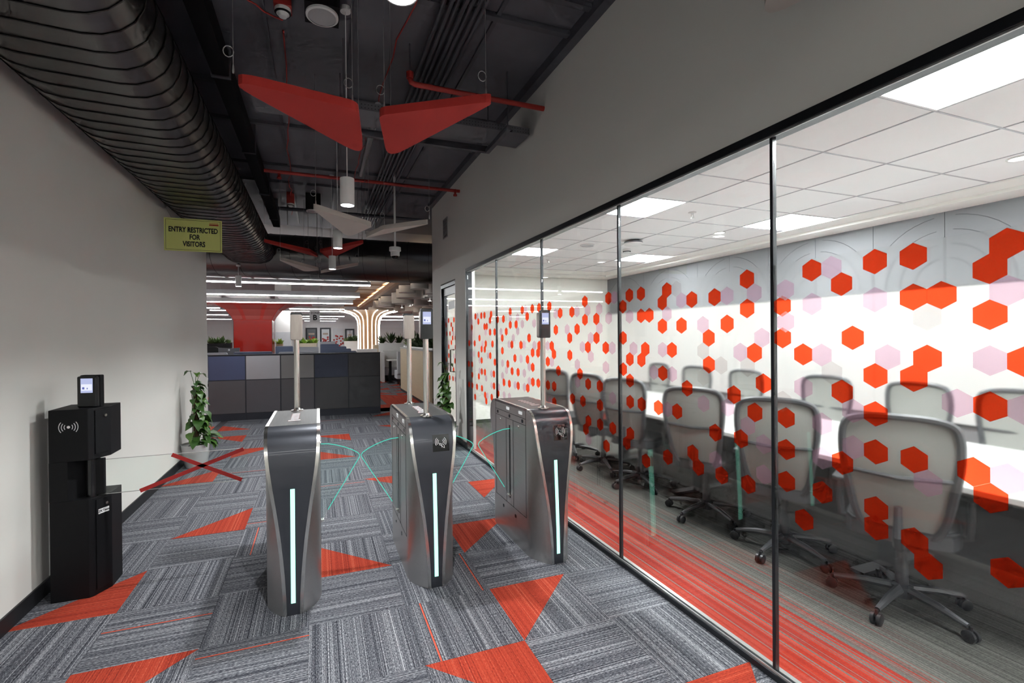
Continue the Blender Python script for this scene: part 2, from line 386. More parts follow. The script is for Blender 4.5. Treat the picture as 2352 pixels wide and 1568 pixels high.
# dark ribs across the slab and an angle along the wall head
for y in (0.6, 1.9, 2.75, 3.05, 4.6, 5.35, 6.6, 7.3):
    bx(XL, XR, y, y+0.05, ZC-0.035, ZC).build('slab_rib', m_darkpipe, ceiling)
for x in (-0.35, 0.25, 1.2):
    bx(x, x+0.03, -2.4, 9.9, ZC-0.02, ZC).build('slab_channel', m_darkpipe, ceiling)
bx(XR-0.07, XR, -2.4, YE, ZC-0.08, ZC).build('edge_angle', m_darkpipe, ceiling)
# ---- office shell
m_office_ceil = pm('office_slab_paint', (0.36, 0.355, 0.35), 0.8, var=0.1, scale=2)
m_officewall = pm('office_wall_paint', (0.82, 0.83, 0.83), 0.8, var=0.02)
ceiling_office = struct(bx(-9, 10, 10.2, 34, ZC, ZC+0.15).build('ceiling_office', m_office_ceil), 'light grey open slab of the office')
struct(MB().box(-9, XL-0.15, 7.67, YE, 0, ZC).build('wall_office_near_left', m_officewall))
struct(MB().box(5.4, 10, 7.67, YE, 0, ZC).build('wall_office_near_right', m_officewall))
struct(bx(-9.15, -9, 7.67, 34, 0, ZC).build('wall_office_left', m_officewall))
struct(bx(10, 10.15, 7.67, 34, 0, ZC).build('wall_office_right', m_officewall))
wall_far = struct(bx(-9, 10, 34, 34.15, 0, ZC).build('wall_office_far', m_officewall), 'pale far wall of the open office')
# ---- meeting room shell
RX1, RY0, RY1, RZ = 5.28, -1.6, 7.67, 2.61
struct(bx(1.858, RX1, RY0, RY1, -0.05, 0.0).build('floor_meeting_room', m_mcarpet), 'plank carpet fading from red to grey in the meeting room')
m_backwall = pm('white_lacquer_wall', (0.90, 0.90, 0.885), 0.25, var=0.01)
m_lowgrey = pm('grey_wall_paint', (0.20, 0.20, 0.21), 0.7, var=0.03)
wall_mb = struct(bx(RX1, RX1+0.12, RY0, RY1+0.12, 0, 2.9).build('wall_meeting_back', m_lowgrey), 'meeting room wall with white board band and grey acoustic panels')
ends = [RY0, -0.45, 0.75, 1.35, 1.94, 2.52, 3.09, 3.67, 4.25, 4.83, 5.40, 6.0, 6.6, 7.14, 7.67]
m_acoustic = pm('grey_acoustic_panel', (0.15, 0.153, 0.163), 0.8, var=0.04, bump=0.1)
m_groove = pm('panel_groove', (0.10, 0.10, 0.11), 0.8)
for i in range(len(ends)-1):
    p = bx(RX1-0.018, RX1, ends[i]+0.002, ends[i+1]-0.002, 1.905, 2.58).build('acoustic_panel', m_acoustic, wall_mb)
    cy = ends[i] if i % 2 else ends[i+1]
    for rad in (0.22, 0.34, 0.46, 0.58):
        pts = []
        for k in range(13):
            a = PI/2*k/12; yy = cy + (1 if i % 2 else -1)*rad*math.cos(a); zz = 1.93 + rad*math.sin(a)*1.05
            if ends[i]+0.004 < yy < ends[i+1]-0.004 and zz < 2.57: pts.append((RX1-0.018, yy, zz))
        if len(pts) > 2: MB().tube(pts, 0.0035, 4).build('groove', m_groove, p)
for y0, y1 in ((RY0, 0.75), (0.75, 3.09), (3.09, 5.40), (5.40, 7.66)):
    bx(RX1-0.012, RX1, y0+0.002, y1-0.002, 0.70, 1.90).build('white_board', m_backwall, wall_mb)
bx(RX1-0.016, RX1, RY0, RY1, 0.685, 0.70).build('board_trim', m_frame, wall_mb)
struct(bx(1.972, RX1, RY1, RY1+0.12, 0, 2.9).build('wall_meeting_end', m_cream), 'cream end wall of the meeting room')
struct(bx(1.972, RX1, RY1-0.012, RY1, 0, 0.06).build('baseboard_meeting_end', pm('olive_baseboard', (0.035, 0.038, 0.03), 0.5)))
struct(bx(XR, RX1+0.12, RY0-0.12, RY0, 0, 2.9).build('wall_meeting_near', m_cream))
# suspended ceiling: tiles, tees, gypsum border
cm = struct(MB().box(1.972, 2.33, RY0, RY1, 2.60, 2.66).box(4.73, RX1, RY0, RY1, 2.60, 2.66).box(2.33, 4.73, 6.972, RY1, 2.60, 2.66).build('ceiling_meeting_room', m_soffit), 'white suspended tile ceiling of the meeting room')
MB().box(4.98, RX1-0.02, RY0, RY1-0.02, 2.572, 2.60).box(1.99, 4.98, 7.3, RY1-0.02, 2.572, 2.60).build('cove_step', m_soffit, cm)
gxs = [2.33, 2.93, 3.53, 4.13, 4.73]; gys = [1.44+0.553*k for k in range(-5, 11)]
LIT = {(0, 4), (3, 4), (0, 8), (3, 8), (0, 13), (3, 13), (0, 0), (3, 0)}
LIT = {(0, 4), (3, 4), (0, 8), (3, 8), (0, 12), (3, 12), (0, 0), (3, 0)}
tm = bx(-0.296, 0.296, -0.2725, 0.2725, 0.004, 0.02).mesh('ceiling_tile', m_ctile)
panel_n = 0
for i in range(4):
    for j in range(15):
        cx, cy = (gxs[i]+gxs[i+1])/2, (gys[j]+gys[j+1])/2
        if (i, j) in LIT: continue
        link('ceiling_tile', tm, cm, (cx, cy, RZ))
for x in gxs: bx(x-0.005, x+0.005, gys[0], gys[-1], RZ, RZ+0.012).build('tee_runner', m_tbar, cm)
for y in gys: bx(gxs[0], gxs[-1], y-0.005, y+0.005, RZ+0.001, RZ+0.012).build('cross_tee', m_tbar, cm)
struct(bx(1.972, RX1, RY0, RY1, 2.70, 2.80).build('ceiling_meeting_slab', m_darkceil))
m_room = em('led_panel_face', (0.97, 0.985, 1.0), P_ROOM)
where = {0: 'beside the glass', 3: 'by the back wall'}; how = {0: 'out of frame end', 4: 'nearest the viewer', 8: 'in the middle of the room', 12: 'near the end wall'}
for (i, j) in sorted(LIT):
    cx, cy = (gxs[i]+gxs[i+1])/2, (gys[j]+gys[j+1])/2
    t = thing('led_ceiling_panel', 'square white led ceiling panel %s, %s' % (where[i], how[j]), 'ceiling light', (cx, cy, RZ), 0, 'meeting room light panels')
    b = MB()
    for q in ((-0.296, -0.285, -0.2725, 0.2725), (0.285, 0.296, -0.2725, 0.2725), (-0.285, 0.285, -0.2725, -0.2615), (-0.285, 0.285, 0.2615, 0.2725)): b.box(*q, 0.0, 0.02)
    b.build('panel_frame', m_whitemetal, t)
    bx(-0.285, 0.285, -0.2615, 0.2615, 0.006, 0.02).build('diffuser', m_room, t)
# ---- glazed front of the meeting room
MULL = [5.865, 4.819, 3.705, 2.582, 1.481, 0.37, -0.74, -1.6]
b = MB().box(XR-0.012, XR+0.07, -1.6, 5.895, 2.355, 2.395).box(XR-0.012, XR+0.07, 5.865, 5.895, 0.0, 2.355).box(XR-0.012, XR+0.05, -1.6, 5.865, 0.0, 0.030)
tr = struct(b.build('trim_1', m_frame, bevel=0.002), 'black aluminium frame around the meeting room glazing')
bx(XR-0.004, XR+0.004, -1.6, 5.865, 2.348, 2.3552).build('head_channel', m_gasket, tr)
MB().box(XR-0.006, XR+0.0, -1.6, 5.865, 0.0302, 0.040).box(XR+0.022, XR+0.045, -1.6, 5.865, 0.0302, 0.034).build('sill_channel', m_gasket, tr)
MB().box(XR-0.002, XR+0.0, -1.6, 5.90, 2.396, 2.412).build('shadow_bead', m_wall, tr)
for y in MULL[1:-1]: bx(XR+0.001, XR+0.022, y-0.007, y+0.007, 0.032, 2.354).build('mullion', m_frame, tr)
HEX_RED = [(0.673,14),(0.711,5),(0.748,0),(0.748,14),(0.785,1),(0.785,3),(0.785,7),(0.785,11),(0.823,10),(0.898,2),(0.935,5),(0.935,15),(0.972,0),(0.972,2),(0.972,6),(0.972,10),(0.972,14),(1.085,0),(1.085,6),(1.085,8),(1.085,10),(1.085,13),(1.085,14),(1.159,4),(1.197,1),(1.197,7),(1.197,11),(1.272,13),(1.309,0),(1.346,5),(1.346,15),(1.421,9),(1.421,11),(1.421,13),(1.459,2),(1.459,4),(1.496,7),(1.571,5),(1.571,9),(1.608,0),(1.608,2),(1.608,14),(1.646,11),(1.683,8),(1.72,3),(1.758,14),(1.795,1),(1.795,11),(1.833,4),(1.833,6),(1.907,14),(1.945,1),(1.945,13),(1.982,8),(2.02,3),(2.057,10),(2.094,5),(2.132,0),(2.132,14),(2.169,1),(2.169,3),(2.169,7),(2.207,10),(2.281,2),(2.319,5),(2.319,15),(2.356,0),(2.356,2),(2.356,6),(2.356,10),(2.468,0),(2.468,6),(2.468,8),(2.468,10),(2.468,13),(2.506,14),(2.543,4),(2.581,1),(2.581,7),(2.655,13),(2.693,0),(2.73,5),(2.73,15),(2.805,9),(2.805,11),(2.805,13),(2.842,2),(2.842,4),(2.955,5),(2.955,9),(2.955,13),(2.992,0),(2.992,2),(2.992,14),(3.029,11),(3.067,8),(3.104,3),(3.179,1),(3.179,11),(3.216,4),(3.216,6),(3.366,1),(3.403,8),(3.441,3),(3.478,6),(3.478,10),(3.478,12),(3.516,5),(3.553,0),(3.59,7),(3.59,10),(3.74,0),(3.74,5),(3.777,6),(3.777,10),(3.89,0),(3.89,6),(3.89,8),(3.89,10),(3.964,4),(4.002,1),(4.002,7),(4.002,11),(4.114,0),(4.151,5),(4.226,9),(4.226,11),(4.264,2),(4.301,7),(4.376,5),(4.376,9),(4.413,0),(4.413,2),(4.451,11),(4.488,8),(4.525,3),(4.6,1),(4.6,11),(4.638,4),(4.638,6),(4.787,1),(4.787,13),(4.825,8),(4.862,3),(4.899,10),(4.899,12),(4.937,5),(4.974,0),(4.974,14),(5.012,1),(5.012,3),(5.012,7),(5.124,2),(5.161,5),(5.161,15),(5.199,0),(5.199,2),(5.199,6),(5.199,10),(5.199,14),(5.311,0),(5.311,6),(5.311,8),(5.311,10),(5.311,13),(5.386,4),(5.423,1),(5.423,7),(5.423,11),(5.498,13),(5.535,0),(5.573,5),(5.573,15),(5.685,2),(5.685,9),(5.685,11),(5.685,13),(5.797,5),(5.834,9),(5.834,13)]
HEX_PINK = [(0.711,7),(0.748,2),(0.748,10),(0.785,5),(0.86,7),(0.935,11),(1.047,5),(1.085,2),(1.159,8),(1.159,10),(1.234,0),(1.272,5),(1.272,9),(1.272,11),(1.309,2),(1.346,7),(1.421,1),(1.421,3),(1.496,11),(1.496,13),(1.533,4),(1.571,1),(1.608,10),(1.646,5),(1.72,1),(1.72,9),(1.795,13),(1.87,3),(1.87,9),(2.02,1),(2.094,7),(2.132,2),(2.132,10),(2.169,5),(2.244,7),(2.431,5),(2.468,2),(2.618,0),(2.655,5),(2.655,10),(2.693,2),(2.73,7),(2.805,1),(2.805,3),(2.917,4),(2.917,6),(2.955,1),(2.955,15),(3.029,5),(3.104,1),(3.104,7),(3.104,9),(3.254,3),(3.441,1),(3.516,7),(3.553,12),(3.59,5),(3.852,2),(3.852,5),(3.964,8),(3.964,10),(4.039,0),(4.077,5),(4.077,9),(4.077,11),(4.114,2),(4.151,7),(4.226,1),(4.226,3),(4.301,11),(4.338,4),(4.413,1),(4.451,5),(4.451,13),(4.525,9),(4.6,13),(4.638,8),(4.638,10),(4.675,3),(4.75,12),(4.974,10),(4.974,12),(5.086,7),(5.124,14),(5.161,3),(5.161,11),(5.273,5),(5.386,8),(5.386,10),(5.46,0),(5.61,7),(5.685,1),(5.685,3),(5.722,7)]
HEX_PALE = [(0.935,3),(1.234,6),(1.459,8),(1.608,6),(1.758,6),(1.87,5),(1.87,7),(2.057,0)]
DOOR_RED = [(6.582,4),(6.582,6),(6.62,9),(6.657,0),(6.695,11),(6.732,2),(6.732,4),(6.732,13),(6.807,1),(6.807,5),(6.882,3),(6.919,13),(6.956,0),(6.956,6),(6.956,8),(7.069,3),(7.106,1),(7.106,9),(7.106,11),(7.143,5)]
DOOR_PINK = [(6.62,13),(6.657,8),(6.695,3),(6.956,5),(6.956,10),(6.956,11),(7.106,0)]
HW, HH = 0.0754, 0.0897
hexpoly = [(0, HH/2), (-HW/2, HH/4), (-HW/2, -HH/4), (0, -HH/2), (HW/2, -HH/4), (HW/2, HH/4)]
hex_me = {k: MB().prism(hexpoly, 0, 0.0006, 'x').mesh('hexagon', mm) for k, mm in (('r', m_hexred), ('p', m_hexpink), ('w', m_hexpale))}
hexes = [(y, k, 'r') for y, k in HEX_RED] + [(y, k, 'p') for y, k in HEX_PINK] + [(y, k, 'w') for y, k in HEX_PALE]
FZ0, FZ1 = 0.68, 1.80
for n in range(len(MULL)-1):
    y1, y0 = MULL[n], MULL[n+1]
    pane = struct(bx(XR+0.004, XR+0.014, y0+0.0075, y1-0.0075, 0.036, 2.353).build('window_%d' % (n+1), m_glass), 'clear glass pane with frosted film and red hexagons')
    film = bx(XR+0.0145, XR+0.0152, y0+0.0075, y1-0.0075, FZ0, FZ1).build('frosted_film', m_film, pane)
    for y, k, t in hexes:
        if y0 < y <= y1:
            z = 1.752 - 0.0674*k
            yy = min(max(y, y0+0.046), y1-0.046)
            link('hexagon', hex_me[t], film, (XR+0.0032, yy, z))
# ---- glazed door at the far end
door = struct(bx(XR+0.045, XR+0.055, DY0+0.06, DY1-0.06, 0.07, DZ-0.17).build('door_1', m_glass), 'framed glass door to the meeting room')
b = MB().box(XR+0.0, XR+0.1, DY0, DY0+0.025, 0, DZ).box(XR, XR+0.1, DY1-0.025, DY1, 0, DZ).box(XR, XR+0.1, DY0+0.025, DY1-0.025, DZ-0.05, DZ)
b.build('door_frame', m_frame, door)
b = MB().box(XR+0.03, XR+0.07, DY0+0.03, DY0+0.08, 0.01, DZ-0.055).box(XR+0.03, XR+0.07, DY1-0.08, DY1-0.03, 0.01, DZ-0.055).box(XR+0.03, XR+0.07, DY0+0.08, DY1-0.08, DZ-0.17, DZ-0.055).box(XR+0.03, XR+0.07, DY0+0.08, DY1-0.08, 0.01, 0.09)
b.build('door_leaf', m_frame, door)
MB().tube([(XR+0.03, 6.60, 1.31), (XR-0.03, 6.60, 1.31), (XR-0.03, 6.60, 0.99), (XR+0.03, 6.60, 0.99)], 0.011, 8).build('pull_handle', pm('bronze_handle', (0.10, 0.09, 0.075), 0.35, 0.8), door, smooth=True)
fd = bx(XR+0.0445, XR+0.0450, DY0+0.08, DY1-0.08, 0.30, 1.80).build('frosted_film', m_film, door)
for L, t in ((DOOR_RED, 'r'), (DOOR_PINK, 'p')):
    for y, k in L:
        if DY0+0.12 < y < DY1-0.12 and k >= 0: link('hexagon', hex_me[t], fd, (XR+0.043, y, 1.752-0.0674*k))
bx(XR+0.041, XR+0.044, 6.62, 6.95, 1.92, 2.04).build('name_plate', pm('grey_film_plate', (0.16, 0.17, 0.18), 0.4), door)
# ================================================================ CORRIDOR CEILING
def oval(cx, cz, w, h, n=10):
    """flat-oval duct section in (across, z)"""
    r = h/2; pts = []
    for s_, a0 in ((1, -90), (-1, 90)):
        for i in range(n+1):
            a = math.radians(a0 + 180*i/n); pts.append((cx + s_*(w/2-r) + r*math.cos(a), cz + r*math.sin(a)))
    return pts
def spiral_duct(name, label, axis, a0, a1, cx, cz, w, h, step, shear):
    t = thing(name, label, 'air duct', (0, 0, 0))
    sec = oval(cx, cz, w, h)
    def P(p, s_): return (p[0], s_, p[1]) if axis == 'y' else (s_, p[0], p[1])
    n = 40
    b = MB().sheet([[P(p, a0+(a1-a0)*i/n) for p in sec] for i in range(n+1)], closed=True)
    b.build('duct_body', m_duct, t, smooth=True)
    ring = [P((cx+(p[0]-cx)*(1+0.003/w*2), cz+(p[1]-cz)*(1+0.003/h*2)), shear*(p[0]-cx)/w) for p in sec]
    me = MB().tube(ring, 0.0032, 5, closed=True).mesh('spiral_seam', m_duct_seam)
    k = a0 + step/2
    while k < a1:
        link('spiral_seam', me, t, (0, k, 0) if axis == 'y' else (k, 0, 0)); k += step
    return t
d1 = spiral_duct('spiral_duct', 'large flat oval spiral metal duct running along the left wall', 'y', -2.4, 8.99, -1.10, 3.03, 0.80, 0.46, 0.14, 0.06)
d2 = spiral_duct('spiral_duct', 'metal duct crossing above the far end of the corridor', 'x', -8.5, 9.5, 9.52, 3.02, 1.0, 0.80, 0.42, 0.30)
# black cable tray beside the spiral duct
t = thing('cable_trunking', 'black cable trunking high up beside the spiral duct', 'cable tray', (0, 0, 0))
bx(-0.71, -0.60, -2.4, 8.9, 3.44, 3.60).build('trunking_body', m_black, t)
for y in (1.0, 2.4, 3.9, 5.4, 6.9, 8.3): bx(-0.72, -0.59, y, y+0.03, 3.43, 3.77).build('hanger', m_darkpipe, t)
# perforated tray crossing towards the glazed wall
N = NT('perforated_tray'); bs = N.n('ShaderNodeBsdfPrincipled'); tc = N.n('ShaderNodeTexCoord')
mp = N.n('ShaderNodeMapping'); mp.inputs['Scale'].default_value = (38, 38, 38); N.l(tc.outputs['Object'], mp.inputs[0])
vo = N.n('ShaderNodeTexVoronoi'); vo.inputs['Scale'].default_value = 1.0; vo.inputs['Randomness'].default_value = 0.0; N.l(mp.outputs[0], vo.inputs['Vector'])
N.l(N.mix(N.math('GREATER_THAN', vo.outputs['Distance'], 0.32), (0.006, 0.006, 0.008, 1), (0.13, 0.13, 0.145, 1)), bs.inputs['Base Color']); bs.inputs['Roughness'].default_value = 0.5
N.l(bs.outputs[0], N.out.inputs[0]); m_perf = N.m
t = thing('perforated_cable_tray', 'perforated dark cable tray crossing overhead behind the red wing panels', 'cable tray', (0, 0, 0))
bx(-0.45, 1.80, 3.80, 4.10, 3.300, 3.304).build('tray_bottom', m_perf, t)
MB().box(-0.45, 1.80, 3.797, 3.80, 3.30, 3.36).box(-0.45, 1.80, 4.10, 4.103, 3.30, 3.36).build('tray_rim', m_perf, t)
for x in (0.2, 1.55): MB().box(x-0.004, x+0.004, 3.70, 3.708, 3.28, 3.77).box(x-0.004, x+0.004, 4.19, 4.198, 3.28, 3.77).box(x-0.02, x+0.02, 3.68, 4.22, 3.26, 3.30).build('hanger_rod', m_darkpipe, t)
t = thing('strut_channel', 'short dark steel strut under the perforated tray near the glazed wall', 'strut', (0, 0, 0))
MB().box(0.2, 1.60, 4.28, 4.32, 3.30, 3.34).box(0.2, 1.60, 4.285, 4.315, 3.34, 3.36).build('strut_body', m_darkpipe, t)
# sprinkler pipes
t = thing('sprinkler_pipe', 'red sprinkler pipe with elbow near the viewer', 'pipe', (0, 0, 0))
MB().tube([(0.69, 3.60, 3.53), (0.69, 3.60, 3.50), (0.70, 3.60, 3.475), (0.73, 3.60, 3.463), (XR, 3.62, 3.46)], 0.021, 10).build('pipe_run', m_redpipe, t, smooth=True)
MB().lathe([(0.028, 0), (0.028, 0.05)], 10, (0.69, 3.60, 3.50)).build('elbow_collar', m_redpipe, t)
MB().tube([(0.69, 3.60, 3.54), (0.69, 3.60, ZC)], 0.006, 6).build('hanger_rod', m_darkpipe, t)
t = thing('sprinkler_pipe', 'long red sprinkler pipe crossing behind the first pendant lamp', 'pipe', (0, 0, 0))
MB().tube([(-0.585, 6.12, 3.50), (XR, 6.16, 3.50)], 0.021, 10).build('pipe_run', m_redpipe, t, smooth=True)
for x in (-0.42, 1.78): MB().lathe([(0.016, 0.03), (0.016, -0.03), (0.028, -0.045), (0.028, -0.06), (0.0, -0.065)], 10, (x, 6.13, 3.48)).build('sprinkler_drop', m_redpipe, t)
# red alarm cables clipped to the slab
t = thing('alarm_cable', 'thin red alarm cable hanging under the slab left of the pendant lamps', 'cable', (0, 0, 0))
rc = random.Random(5)
def wob(p0, p1, n=22, a=0.02):
    return [tuple(p0[i]+(p1[i]-p0[i])*k/n + (rc.uniform(-a, a) if 0 < k < n and i != 1 else 0) for i in range(3)) for k in range(n+1)]
MB().tube(wob((-0.21, 3.60, 3.68), (-0.42, 9.0, 3.70)), 0.006, 5).build('cable_run', m_redpipe, t)
t = thing('alarm_cable', 'thin red alarm cable looping from the detector towards the duct', 'cable', (0, 0, 0))
MB().tube(wob((-0.21, 3.55, 3.72), (-0.62, 3.30, 3.74), 8, 0.012), 0.006, 5).build('cable_run', m_redpipe, t)
t = thing('alarm_cable', 'thin red alarm cable between the bundled conduits and the lamp row', 'cable', (0, 0, 0))
MB().tube(wob((0.62, 2.6, 3.70), (0.46, 7.5, 3.70)), 0.006, 5).build('cable_run', m_redpipe, t)
# dark conduits
for k in range(7):
    t = tag(MB().tube([(0.80+0.045*k, -2.4, 3.70-0.012*(k % 2)), (0.80+0.045*k, 9.4, 3.70-0.012*(k % 2))], 0.016, 8).build('conduit', m_darkpipe, smooth=True),
            'dark conduit, number %s from the left in the bundle under the slab' % ('one two three four five six seven'.split()[k]), 'conduit', 'dark conduits bundled under the slab')
fx = tag(MB().tube([(0.52, 4.2+0.035*k, 3.55+0.006*(k % 2)-0.01*k/10) for k in range(50)], [0.03+0.006*(k % 2) for k in range(50)], 8).build('flexible_duct', pm('silver_flex', (0.30, 0.30, 0.31), 0.4, 0.7), smooth=True),
         'crinkled silver flexible hose between the two red wings', 'duct')
t = thing('ceiling_conduit', 'grey vertical drop rods and dark pipe near the far duct', 'pipe', (0, 0, 0))
MB().tube([(-0.6, 8.3, 3.62), (1.84, 8.35, 3.62)], 0.03, 8).build('pipe_run', m_darkpipe, t, smooth=True)
for x in (-0.45, 0.95): MB().tube([(x, 8.3, 3.77), (x, 8.3, 3.36)], 0.008, 6).build('drop_rod', m_cable, t)
# ---- hanging wing panels
def wing(label, grp, mat, pts, z, group, th=0.045):
    t = thing('wing_panel', label, 'ceiling panel', (0, 0, 0), 0, group)
    # rounded triangle
    P3 = [Vector((p[0], p[1], z if len(p) < 3 else p[2])) for p in pts]; out = []
    for i in range(3):
        a, b_, c_ = P3[i-1], P3[i], P3[(i+1) % 3]
        u1 = (a-b_).normalized(); u2 = (c_-b_).normalized(); ang = u1.angle(u2); r = 0.028 if ang < 0.62 else 0.07
        d = min(r/math.tan(ang/2), 0.20); s_, e_ = b_+u1*d, b_+u2*d
        for k in range(7):
            f = k/6; out.append((1-f)**2*s_ + 2*f*(1-f)*b_ + f*f*e_)
    n = len(out); nrm = (P3[1]-P3[0]).cross(P3[2]-P3[0]).normalized()
    if nrm.z < 0: nrm = -nrm
    b = MB(); b.v = [tuple(p) for p in out] + [tuple(p+nrm*th) for p in out]
    b.face(range(n)); b.face([n+i for i in range(n)][::-1])
    for i in range(n): b.face((i, (i+1) % n, n+(i+1) % n, n+i))
    b.build('panel_board', mat, t)
    cen = (P3[0]+P3[1]+P3[2])/3
    for p in P3:
        q = p*0.86 + cen*0.14 + nrm*th
        MB().tube([q, q+Vector((0, 0, 0.05)), (q.x, q.y, ZC)], 0.0018, 4).build('hanger_wire', m_cable, t)
        ring = [(q.x+0.022*math.cos(2*PI*k/12)-0.02, q.y, q.z+0.10+0.026*math.sin(2*PI*k/12)) for k in range(12)]
        MB().tube(ring, 0.0022, 4, closed=True).build('wire_loop', m_cable, t)
        MB().lathe([(0.004, 0), (0.006, 0.01), (0.003, 0.04)], 6, (q.x, q.y, q.z)).build('hook', m_cable, t)
    return t
G = 'hanging triangular wing panels'
wing('large red triangular wing panel overhead, left of the nearest pair', G, m_redpanel, [(-0.425, 2.425), (0.21, 2.544), (0.30, 3.19)], 2.70, G)
wing('large red triangular wing panel overhead, right of the nearest pair', G, m_redpanel, [(0.321, 2.572), (0.878, 2.215), (0.452, 3.18)], 2.70, G)
wing('beige triangular wing panel left, behind the nearest red pair', G, m_whitepanel, [(-0.05, 4.20), (0.52, 4.74), (0.325, 5.33)], 2.60, G)
wing('beige triangular wing panel right, behind the nearest red pair', G, m_whitepanel, [(0.47, 5.38), (1.08, 4.39), (0.636, 4.83)], 2.60, G)
wing('small red wing panel left, in front of the crossing duct', G, m_redpanel, [(-0.76, 7.13), (0.046, 8.35), (-0.104, 7.80)], 2.85, G)
wing('small red wing panel right, in front of the crossing duct', G, m_redpanel, [(0.037, 7.76), (0.66, 6.78), (0.20, 8.44)], 2.85, G)
wing('farthest beige wing panel left, below the crossing duct', G, m_whitepanel, [(-0.53, 7.08), (0.043, 8.06), (-0.195, 8.29)], 2.60, G)
wing('farthest beige wing panel right, below the crossing duct', G, m_whitepanel, [(0.017, 8.51), (0.64, 7.25), (0.208, 7.96)], 2.60, G)
wing('beige wing panel cut by the top edge above the glazing', G, m_whitepanel, [(1.10, 0.70), (1.61, 1.34), (1.74, 0.90)], 2.70, G)
# ---- pendant down-lights
def pendant(label, x, y, z, ztop=ZC, power=P_SPOT):
    t = thing('pendant_lamp', label, 'pendant lamp', (x, y, z), 0, 'white cylinder pendant lamps')
    MB().lathe([(0.044, 0.03), (0.044, 0.0), (0.048, 0.0), (0.048, 0.185), (0.0, 0.187)], 24, cap=False).build('cylinder_shade', m_whitemetal, t, smooth=True)
    MB().lathe([(0.044, 0.002), (0.0, 0.002)], 24, cap=False).build('light_disc', m_lampface, t)
    MB().tube([(0, 0, 0.185), (0, 0, ztop-z-0.02)], 0.004, 6).build('suspension_rod', m_whitemetal, t)
    MB().lathe([(0.0, -0.03), (0.035, -0.03), (0.035, 0.0)], 16, (0, 0, ztop-z)).build('ceiling_rose', m_whitemetal, t)
    l = bpy.data.lights.new('pendant_light', 'SPOT'); l.energy = power; l.spot_size = math.radians(128); l.spot_blend = 0.8; l.shadow_soft_size = 0.04; l.color = (0.96, 0.98, 1.0)
    lo = bpy.data.objects.new('pendant_light', l); COL.objects.link(lo); lo.parent = t; lo.location = (0, 0, -0.012)
    return t
pendant('white cylinder pendant lamp between the first red and beige wings', 0.20, 3.35, 2.41)
pendant('white cylinder pendant lamp above the small red wings', 0.21, 5.25, 2.46)
pendant('farthest white cylinder pendant lamp in the corridor', 0.20, 6.87, 2.46)
pendant('white cylinder pendant lamp glowing just above the picture', 0.22, 1.27, 2.43)
pendant('white cylinder pendant lamp behind the viewer', 0.20, -0.15, 2.43)
pendant('white cylinder spot lamp in front of the first linear light', -1.29, 9.10, 2.41, 2.785, 25)
# ---- ceiling devices
def smoke_det(label, x, y, z, red=True, par=None):
    t = thing('smoke_detector', label, 'smoke detector', (x, y, z))
    MB().lathe([(0.0, 0.0), (0.024, 0.0), (0.030, 0.012), (0.046, 0.022), (0.052, 0.030), (0.052, 0.052), (0.0, 0.052)], 24).build('detector_body', m_whitemetal, t, smooth=True)
    MB().lathe([(0.047, 0.019), (0.0525, 0.027), (0.047, 0.029)], 24).build('vent_ring', m_black, t)
    if red: bx(-0.055, 0.055, -0.055, 0.055, 0.052, ZC-z).build('junction_box', m_redpipe, t)
    return t
smoke_det('white smoke detector on a red box above the left red wing', -0.20, 3.42, 3.66)
smoke_det('white smoke detector on a red box near the far duct', -0.38, 7.9, 3.55)
def speaker(label, x, y, z, r=0.105):
    t = thing('ceiling_speaker', label, 'speaker', (x, y, z))
    MB().lathe([(r*0.86, 0.0), (r, 0.004), (r, 0.018), (r*0.86, 0.018)], 32, cap=False).build('speaker_rim', m_whitemetal, t, smooth=True)
    MB().lathe([(0.0, 0.003), (r*0.86, 0.003)], 32, cap=False).build('speaker_grille', pm('grey_mesh_grille', (0.42, 0.42, 0.43), 0.6, var=0.25, scale=300), t)
    bx(-r*1.05, r*1.05, -r*1.05, r*1.05, 0.018, (ZC-z if z > 3 else 0.08)).build('back_box', m_black, t)
    return t
speaker('round white ceiling speaker beside the nearest smoke detector', 0.048, 3.34, 3.66)
speaker('round white ceiling speaker near the far duct', -0.05, 7.9, 3.5)
t = thing('dome_camera', 'white dome security camera on a drop pole above the glazed door', 'camera', (1.0, 6.4, 2.56))
MB().tube([(0, 0, 0.17), (0, 0, 1.2)], 0.014, 10).build('drop_pole', m_whitemetal, t)
MB().lathe([(0.0, 0.17), (0.078, 0.165), (0.08, 0.115), (0.062, 0.105), (0.062, 0.05), (0.05, 0.045), (0.0, 0.045)], 24).build('camera_housing', m_whitemetal, t, smooth=True)
MB().lathe([(0.046, 0.045), (0.044, 0.02), (0.03, 0.005), (0.0, 0.0)], 20).build('dome', m_card, t, smooth=True)
MB().lathe([(0.02, 0.046), (0.022, 0.02), (0.0, 0.012)], 14).build('lens', m_steel2, t, smooth=True)
t = thing('wall_grille', 'small louvred air grille high on the grey wall beside the door', 'air grille', (XR, 6.92, 3.16))
MB().box(-0.012, 0, -0.12, 0.12, -0.15, -0.14).box(-0.012, 0, -0.12, 0.12, 0.14, 0.15).box(-0.012, 0, -0.12, -0.11, -0.14, 0.14).box(-0.012, 0, 0.11, 0.12, -0.14, 0.14).build('grille_frame', m_gasket, t)
sl = bx(-0.010, -0.002, -0.11, 0.11, -0.004, 0.004).mesh('louvre', m_gasket)
for k in range(13): link('louvre', sl, t, (0, 0, -0.126+0.021*k), rot=(0, 0.5, 0))
bx(-0.001, 0.0, -0.11, 0.11, -0.14, 0.14).build('grille_back', m_black, t)
